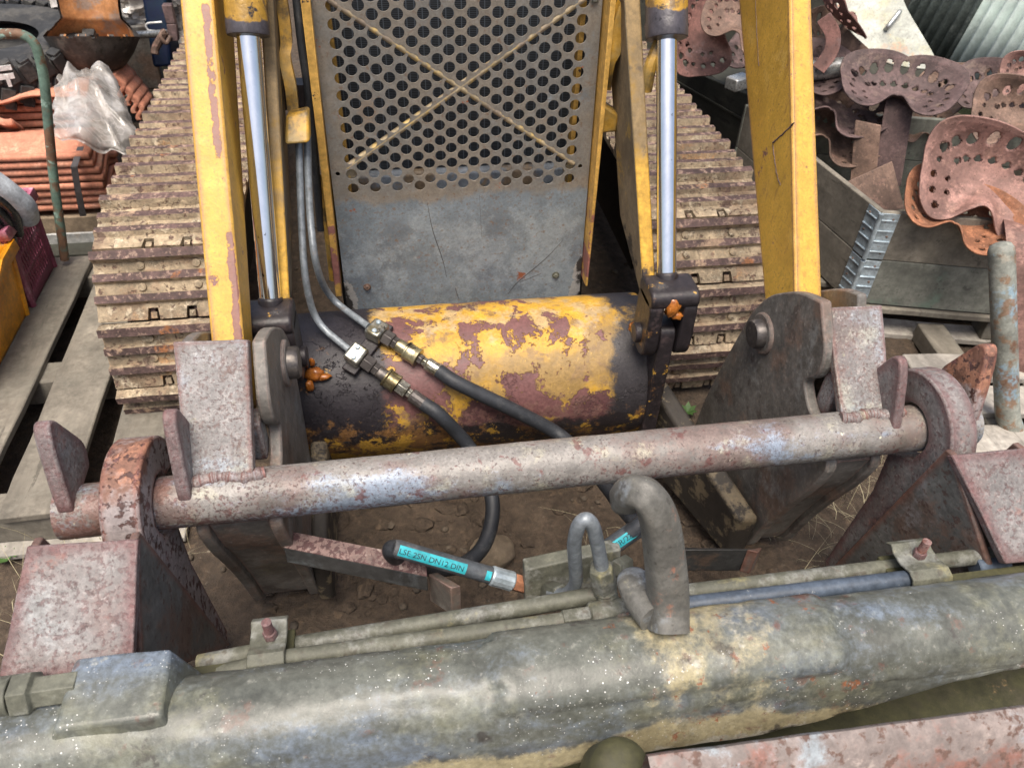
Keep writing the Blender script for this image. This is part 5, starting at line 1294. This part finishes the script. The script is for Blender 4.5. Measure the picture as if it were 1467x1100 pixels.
# dark crate behind the right track
DC = thing('wooden_crate', 'dark wooden crate behind the right track under the rusty seats', 'crate', (1.55, 3.3, 0))
b2 = P(1066, 219, Z=.26); a2 = P(966, 143, Z=.26); b_ = P(1072, 136, Y=b2.y+.05); a = P(966, 91, Y=a2.y+.05)
mb = MB(); n_ = V((.8, .3, 0))*.03; mb.hexa((a2, b2, b2+n_, a2+n_), (a, b_, b_+n_, a+n_)); mb.build('side_board', 'wooddark', DC, bevel=.004)
mb = MB(); mb.hexa((a2+n_, a2+V((1.3, .25, 0)), a2+V((1.3, .28, 0)), a2+n_+V((0, .03, 0))), (a+n_, a+V((1.3, .25, 0)), a+V((1.3, .28, 0)), a+n_+V((0, .03, 0)))); mb.build('end_board', 'wooddark', DC, bevel=.004)
mb = MB(); lf = V((.035, .012, (b_.z-b2.z)*.8)); mb.hexa([p+lf for p in (a2+V((0, 0, -.02)), b2+V((0, 0, -.02)), b2+V((1.1, .3, -.02)), a2+V((1.2, .3, -.02)))], [p+lf for p in (a2, b2, b2+V((1.1, .3, 0)), a2+V((1.2, .3, 0)))]); mb.build('inner_board', 'wooddark', DC)
m1 = a.lerp(a2, .45); m2 = b_.lerp(b2, .45); mb = MB(); q_ = V((-.006, -.004, 0)); mb.hexa((m1+q_+V((0, 0, -.005)), m2+q_+V((0, 0, -.005)), m2+V((0, 0, -.005)), m1+V((0, 0, -.005))), (m1+q_+V((0, 0, .005)), m2+q_+V((0, 0, .005)), m2+V((0, 0, .005)), m1+V((0, 0, .005)))); mb.build('batten', 'wooddark', DC)

# --- tractor seats
SG = 'perforated rusty tractor seats'
def closed_cr(pts, n):
    N = len(pts); out = []
    for i in range(N):
        a, b_, c, d_ = [V((*pts[(i+k-1) % N], 0)) for k in range(4)]
        for k in range(n):
            t = k/n; p = .5*((2*b_)+(c-a)*t+(2*a-5*b_+4*c-d_)*t*t+(3*b_-a-3*c+d_)*t**3); out.append((p.x, p.y))
    return out
TOL_ = .0021
def seat_mesh(name='pan'):
    half = [(0, .152), (.10, .150), (.182, .134), (.226, .100), (.236, .050), (.222, -.012), (.206, -.072), (.178, -.128), (.130, -.160), (.078, -.146), (.030, -.098)]
    ctl = half+[(0, -.078)]+[(-x, y) for x, y in half[:0:-1]]
    B = closed_cr(ctl, 25); N = len(B); c0 = (0, .02); nr = 96
    holes = []
    for k in range(9):
        a = radians(18+144*k/8); holes.append((.178*cos(a)*1.06, .02+.105*sin(a), .0165))
    for k in range(8):
        a = radians(22+136*k/7); holes.append((.118*cos(a)*1.1, .01+.066*sin(a), .0120))
    for s in (-1, 1):
        for x, y, r in ((.176, .012, .010), (.176, -.035, .012), (.160, -.080, .012), (.132, -.122, .013), (.126, -.028, .009), (.112, -.068, .009)): holes.append((s*x, y, r))
    def h(x, y, u):
        th = atan2(y-c0[1], x); back = max(0, sin(th)); front = max(0, -sin(th)); side = abs(cos(th))
        rim = .085*back+.060*side+.012*front
        pom = .045*math.exp(-(x/.045)**2)*max(0, min(1, (-y+.0)/.09))
        return rim*u**2.3+pom-.012*(1-u*u)-.006*max(0, u-.92)/.08
    mb = MB(); vs = []
    for i in range(N):
        row = []
        for j in range(nr+1):
            u = .03+.97*j/nr; x = c0[0]+(B[i][0]-c0[0])*u; y = c0[1]+(B[i][1]-c0[1])*u
            row.append([x, y, u])
        vs.append(row)
    inside = {}
    for i in range(N):
        for j in range(nr+1):
            x, y, u = vs[i][j]
            for hx, hy, r in holes:
                d = hypot(x-hx, y-hy)
                if d < r+TOL_:
                    if d > r-TOL_ and d > 1e-5: k = r/d; vs[i][j][0] = hx+(x-hx)*k; vs[i][j][1] = hy+(y-hy)*k
                    elif d <= r-TOL_: inside[(i, j)] = True
    vt = [[mb.bm.verts.new((x, y, h(x, y, u))) for x, y, u in row] for row in vs]
    ctr = mb.bm.verts.new((c0[0], c0[1], h(c0[0], c0[1], 0)))
    for i in range(N):
        k = (i+1) % N; mb.face([vt[i][0], vt[k][0], ctr])
        for j in range(nr):
            q = [(i, j), (k, j), (k, j+1), (i, j+1)]
            if any(z in inside for z in q): continue
            mx = sum(vs[a][b_][0] for a, b_ in q)/4; my = sum(vs[a][b_][1] for a, b_ in q)/4
            if any(hypot(mx-hx, my-hy) < r*.97 for hx, hy, r in holes): continue
            mb.face([vt[a][b_] for a, b_ in q])
    bmesh.ops.delete(mb.bm, geom=[v for v in mb.bm.verts if not v.link_faces], context='VERTS')
    mb.bm.verts.ensure_lookup_table()
    for v in mb.bm.verts:
        if not v.is_boundary: continue
        best = min(holes, key=lambda q: hypot(v.co.x-q[0], v.co.y-q[1])/q[2]); d = hypot(v.co.x-best[0], v.co.y-best[1])
        if 1e-4 < d < best[2]+.006: k = best[2]/d; v.co.x = best[0]+(v.co.x-best[0])*k; v.co.y = best[1]+(v.co.y-best[1])*k
    bmesh.ops.recalc_face_normals(mb.bm, faces=mb.bm.faces[:])
    me = bpy.data.meshes.new('tractor_seat'); mb.bm.to_mesh(me); mb.bm.free()
    for p in me.polygons: p.use_smooth = True
    return me
SEATME = {}
base_me = seat_mesh()
def seat(px, py, Yv, tilt, yaw, roll, size, mat, label, stem=None, spin=0):
    if mat not in SEATME:
        me = base_me.copy(); me.materials.append(M[mat]); SEATME[mat] = me
    o = bpy.data.objects.new('tractor_seat', SEATME[mat]); COL.objects.link(o)
    md = o.modifiers.new('thickness', 'SOLIDIFY'); md.thickness = .006; md.offset = -1
    o.location = P(px, py, Y=Yv)
    o.rotation_euler = (Matrix.Rotation(radians(yaw), 3, 'Z') @ Matrix.Rotation(radians(tilt), 3, 'X') @ Matrix.Rotation(radians(roll), 3, 'Y') @ Matrix.Rotation(radians(spin), 3, 'Z')).to_euler()
    o.scale = (size, size, size)
    if stem:
        mb = MB(); pts = smooth_path(stem, 6); wv = .030; rr = []
        for p in pts: rr.append(p)
        for k, (p, q) in enumerate(zip(rr, rr[1:])):
            t = (q-p).normalized(); n = t.cross(V((1, 0, 0))).normalized()*.005
            mb.hexa([p+V((-wv, 0, 0))-n, p+V((wv, 0, 0))-n, p+V((wv, 0, 0))+n, p+V((-wv, 0, 0))+n], [q+V((-wv, 0, 0))-n, q+V((wv, 0, 0))-n, q+V((wv, 0, 0))+n, q+V((-wv, 0, 0))+n])
        mb.build('stem', mat, o, smooth=0)
    return tag(o, label, 'tractor seat', SG)
SD = V((0, 0, 0))
def seat_w(stem_px, w_, s_, mat):
    pts = smooth_path([P(*p[:2], Y=p[2]) for p in stem_px], 6); mb = MB(); sd_ = V((.8, -.6, 0))*w_; n = V((.6, .8, 0))*.005
    rr = [[mb.bm.verts.new(q) for q in (p-sd_-n, p+sd_-n, p+sd_+n, p-sd_+n)] for p in pts]
    mb.face(rr[0]); mb.face(rr[-1][::-1])
    for a, b_ in zip(rr, rr[1:]):
        for i in range(4): mb.face([a[i], a[(i+1) % 4], b_[(i+1) % 4], b_[i]])
    o = mb.build('stem', mat, None, smooth=30, bevel=.002); o.parent = s_; L_ = Matrix.LocRotScale(s_.location, s_.rotation_euler, s_.scale); o.matrix_parent_inverse = L_.inverted()
s1 = seat(1284, 138, 2.75, 13, -33, -1, 1.0, 'rust_dark', 'dark mauve tractor seat with its notch at the front, topmost in the box')
seat_w([(1292, 140, 2.72), (1286, 165, 2.68), (1271, 262, 2.60)], .052, s1, 'rust_dark')
seat(1196, 160, 2.86, 10, -52, 14, .98, 'rust_dark', 'mauve tractor seat just below the topmost dark seat, half hidden by it')
s3 = seat(1188, 196, 2.82, 14, -52, 18, .95, 'rust_tan', 'brown tractor seat lowest of the three at the left of the box')
seat_w([(1244, 176, 2.66), (1242, 195, 2.64), (1236, 262, 2.58)], .048, s3, 'rust_tan')
seat(1392, 146, 2.95, 18, -30, -12, .95, 'rust_tan', 'tan tractor seat behind the topmost dark seat, its holes showing pale')
seat(1318, 186, 2.85, 26, -10, 0, .55, 'rust_tan', 'small brown seat end peeping out below the dark topmost seat')
seat(1462, 176, 2.50, 44, -40, 8, .85, 'rust_tan', 'brown tractor seat at the right edge above the big pink one')
s6 = seat(1416, 266, 2.08, 50, -42, 16, 1.08, 'rust_pink', 'big pink rusty tractor seat facing the viewer at the right edge')
seat_w([(1450, 312, 2.0), (1456, 345, 1.88), (1464, 480, 1.74), (1470, 640, 1.62)], .030, s6, 'rust_pink')
seat(1366, 316, 2.04, 14, -44, 12, .86, 'rust_orange', 'orange rusty tractor seat under the big pink one')
seat(1478, 112, 2.7, 60, -30, 0, .55, 'rust_pink', 'small pink seat cut by the right edge in front of the corrugated sheets')
seat(1006, 36, 3.30, 66, -10, 10, .95, 'rust_red', 'reddish tractor seat standing on edge left of the right yellow beam', spin=82)
seat(1064, 40, 3.10, 30, -50, 18, .80, 'rust_tan', 'brown tractor seat just left of the right yellow beam')
seat(1192, 14, 3.2, 40, 70, 0, .95, 'rust_red', 'dark red seat behind the right yellow beam near the white panel')
seat(1140, 105, 3.05, 14, -30, 10, .95, 'rust_dark', 'dark seat half hidden behind the right yellow beam, above the dull silver tube')
seat(1438, 140, 2.78, 22, -46, -6, .85, 'rust_dark', 'dark brown seat wedged between the tan seat and the green finned board')
seat(1168, 66, 3.35, 30, 20, 0, .9, 'rust_tan', 'brown seat rim behind the curved seat spring by the right yellow beam')
seat(1098, 96, 3.3, 18, -60, 12, .9, 'rust_dark', 'dark seat low in the heap between the brown seat and the right yellow beam')
seat(972, 62, 3.5, 20, 10, 0, .7, 'rust_red', 'shaded seat behind the right chrome rod')
def flat_bar(pts, w_, th, mat, label, cat, name):
    pts = smooth_path(pts, 6); mb = MB()
    rr = []
    for i, p in enumerate(pts):
        t = (pts[min(i+1, len(pts)-1)]-pts[max(i-1, 0)]).normalized(); s = t.cross(V((.5, .8, -.3))).normalized()*w_; n = t.cross(s).normalized()*th
        rr.append([mb.bm.verts.new(q) for q in (p-s-n, p+s-n, p+s+n, p-s+n)])
    mb.face(rr[0]); mb.face(rr[-1][::-1])
    for a, b_ in zip(rr, rr[1:]):
        for i in range(4): mb.face([a[i], a[(i+1) % 4], b_[(i+1) % 4], b_[i]])
    return tag(mb.build(name, mat, None, smooth=35, bevel=.0015), label, cat)
flat_bar([P(1180, 25, Y=3.0), P(1193, 50, Y=2.97), P(1190, 75, Y=2.95), P(1172, 100, Y=2.94)], .028, .006, 'rust_red', 'curved rusty seat spring beside the right yellow beam', 'seat spring', 'seat_spring')
flat_bar([P(1195, 50, Y=3.1), P(1245, 95, Y=3.05)], .045, .006, 'rust_tan', 'rusty flat bar behind the topmost dark seat', 'flat bar', 'flat_bar')
flat_bar([P(1405, 165, Y=2.9), P(1380, 185, Y=2.85)], .03, .006, 'rust_tan', 'short tan flat bar right of the topmost dark seat', 'flat bar', 'flat_bar')
q = [P(1212, 262, Y=2.35), P(1278, 232, Y=2.40), P(1296, 300, Y=2.30), P(1262, 305, Y=2.28)]; d = V((.004, .008, .0)); mb = MB(); mb.prism(q, d)
tag(mb.build('rusty_plate', 'rust_tan', None, bevel=.002), 'flat brown rusty plate leaning in the corner of the pallet collars', 'plate')
mb = MB(); mb.tube([P(1160, 102, Y=3.0), P(1215, 96, Y=3.0)], .040, 24); tag(mb.build('steel_tube', 'silver', None, smooth=60), 'dull silver tube lying between the seats behind the right beam', 'tube')
mb = MB(); mb.box(P(1058, 118, Y=3.0), (.10, .06, .05), rotz(.5)); tag(mb.build('metal_scrap', 'silver', None, bevel=.006), 'small pale metal scrap on the edge of the dark crate', 'scrap')
# bent blue grey pipe holding up the front seats
mb = MB(); pth = fillet([P(1434, 358, Y=1.66), P(1435, 364, Y=1.655), P(1437, 430, Y=1.60), P(1444, 618, Y=1.46), P(1530, 672, Y=1.44)], .09, 8); mb.tube([pth[0]+(pth[0]-pth[1]).normalized()*.02, pth[0]+(pth[0]-pth[1]).normalized()*.014]+pth, [.016, .028]+[.0345]*len(pth), 24)
tag(mb.build('bent_pipe', 'bluepipe', None, smooth=60), 'bent rusty blue grey pipe standing at the right edge under the seats', 'pipe')
# white enamel panel with a chrome handle
EN = thing('enamel_panel', 'chipped white enamel panel with rounded corner and a small chrome handle', 'panel', P(1290, 85, Y=3.1))
nrm_ = V((-.25, -.75, .60)).normalized(); O = P(1270, 40, Y=3.15)
def on_plane(px, py, o, n): d = ray(px, py); t = (o-V((0, 0, CAMH))).dot(n)/d.dot(n); return V((0, 0, CAMH))+d*t
ol = [(1190, -25), (1198, 5), (1206, 25), (1222, 50), (1245, 76), (1275, 92), (1330, 100), (1341, 92), (1338, 78), (1322, 50), (1300, 12), (1285, -25)]
cvt = smooth_path([on_plane(*p, O, nrm_) for p in ol], 5); mb = MB(); mb.prism(cvt, nrm_*-.012); pn = mb.build('sheet', 'enamel', EN, bevel=.004, seg=3)
mb = MB(); hp = [on_plane(*p, O, nrm_) for p in ((1269, 42), (1271, 38), (1284, 22), (1287, 19))]
mb.tube(fillet([hp[0], hp[0]+nrm_*.02, hp[3]+nrm_*.02, hp[3]], .012, 4), .010, 12); mb.build('handle', 'silver', EN)
# corrugated sheets on the right
def corr(px_a, px_b, mat, label, zb, pitch, off, top):
    a, b_ = P(*px_a, Z=zb), P(*px_b, Z=zb); L = (b_-a).length; dr = (b_-a).normalized(); up_ = V((.18, -.02, 1)).normalized(); n_ = dr.cross(up_).normalized(); mb = MB(); n = int(L/pitch*10)
    mb.grid(lambda u, v: a+dr*L*u+up_*top*v+n_*(.018*sin(u*L/pitch*2*pi)+off), n, 6)
    return tag(mb.build('corrugated_sheet', mat, None, smooth=60, solid=.003), label, 'corrugated sheet', 'corrugated metal sheets')
corr((1352, 97), (1500, 165), 'corr', 'pale green grey corrugated metal sheet at the top right', .50, .060, 0, 1.5)
corr((1280, 62), (1358, 99), 'corrdark', 'darker corrugated metal sheet beside the white enamel panel', .50, .060, .02, 1.5)
a, b_ = P(1335, 84, Z=.49), P(1490, 156, Z=.49); dr = (b_-a).normalized(); sd = V((-.9, -.35, 0)).normalized(); mb = MB()
mb.hexa((a+V((0, 0, -.16))+sd*.02, b_+V((0, 0, -.16))+sd*.02, b_+V((0, 0, -.16)), a+V((0, 0, -.16))), (a+sd*.02, b_+sd*.02, b_, a))
FN = mb.build('finned_board', 'greenmesh', None, bevel=.003); tag(FN, 'dark green finned board below the corrugated sheets', 'board')
mb = MB(); L = (b_-a).length
for k in range(70): mb.box(a.lerp(b_, (k+.5)/70)+sd*.026+V((0, 0, -.085)), (.006, .012, .145), rotz(atan2(dr.y, dr.x)))
mb.build('fins', 'greenmesh', FN, smooth=0)
# low wall of stacked junk behind everything so that no bare yard shows at the top
mb = MB(); mb.hexa((V((.9, 4.6, 0)), V((4.2, 4.9, 0)), V((4.2, 5.0, 0)), V((.9, 4.7, 0))), (V((.9, 4.6, .8)), V((4.2, 4.9, 1.0)), V((4.2, 5.0, 1.0)), V((.9, 4.7, .8)))); tag(mb.build('board', 'wooddark', None), 'dark board standing behind the heap of tractor seats', 'board')

# ================================================================== DRY GRASS AND WEEDS
mb = MB()
def blade(p, L, lean, az, w_):
    pts = []; d = V((cos(az), sin(az), 0)); s = V((-sin(az), cos(az), 0))*w_
    prev = None
    for k in range(6):
        u = k/5; q = p+d*lean*L*u*u+V((0, 0, L*u*(1-.45*lean*u))); ww = s*(1-u*.9)
        cur = [mb.bm.verts.new(q-ww), mb.bm.verts.new(q+ww)]
        if prev: mb.face([prev[0], prev[1], cur[1], cur[0]])
        prev = cur
for k in range(420):
    x, y = random.choice([(random.uniform(-1.05, -.62), random.uniform(1.05, 1.45)), (random.uniform(1.2, 1.75), random.uniform(1.15, 1.7)), (random.uniform(.95, 1.5), random.uniform(1.0, 1.45))])
    blade(V((x, y, gz(x, y)-.014)), random.uniform(.04, .20), random.uniform(.2, 1.3), random.uniform(0, 6.28), random.uniform(.0008, .0018))
for px, py in ((830, 790), (860, 775), (875, 765), (850, 760), (815, 700)):
    for k in range(2): p = P(px+random.uniform(-15, 15), py, Z=.0); blade(p, random.uniform(.08, .2), random.uniform(.5, 1.4), random.uniform(0, 6.28), .0016)
tag(mb.build('dry_grass', 'straw', None, smooth=0), None, 'grass', kind='stuff')
mb = MB()
for px, py in ((15, 772), (28, 790), (8, 800), (200, 640), (985, 590), (30, 770), (12, 785)):
    c_ = P(px, py, Z=.01)
    for k in range(7):
        a_ = k*.9+px; d = V((cos(a_), sin(a_), .5)); s = V((-sin(a_), cos(a_), 0))*.010; L = random.uniform(.02, .035)
        mb.face([mb.bm.verts.new(p) for p in (c_, c_+d*L*.5+s, c_+d*L, c_+d*L*.5-s)])
tag(mb.build('weeds', 'weed', None, smooth=0), None, 'weeds', kind='stuff')

# ================================================================== LIGHT
w = bpy.data.worlds.new('World'); sc.world = w; w.use_nodes = True
nt = w.node_tree; bg = nt.nodes['Background']
sky = nt.nodes.new('ShaderNodeTexSky'); sky.sky_type = 'NISHITA'; sky.sun_disc = False
SE, SA = radians(70), radians(195)
sky.sun_elevation = SE; sky.sun_rotation = SA; sky.dust_density = 6.0; sky.ozone_density = .35; sky.air_density = 1.0
nt.links.new(sky.outputs[0], bg.inputs[0]); bg.inputs[1].default_value = .10
sd = bpy.data.lights.new('sun', 'SUN'); sd.energy = 2.1; sd.angle = radians(30); sd.color = (1, .93, .84)
so = bpy.data.objects.new('sun', sd); COL.objects.link(so)
dv = V((sin(SA)*cos(SE), cos(SA)*cos(SE), sin(SE)))
so.rotation_euler = (-dv).to_track_quat('-Z', 'Y').to_euler(); so.location = dv*8
vs = sc.view_settings; vs.view_transform = 'Standard'; vs.look = 'None'; vs.exposure = .86; vs.gamma = 1; vs.use_curve_mapping = False
sc.render.engine = 'CYCLES'; sc.cycles.max_bounces = 6; sc.cycles.transparent_max_bounces = 6
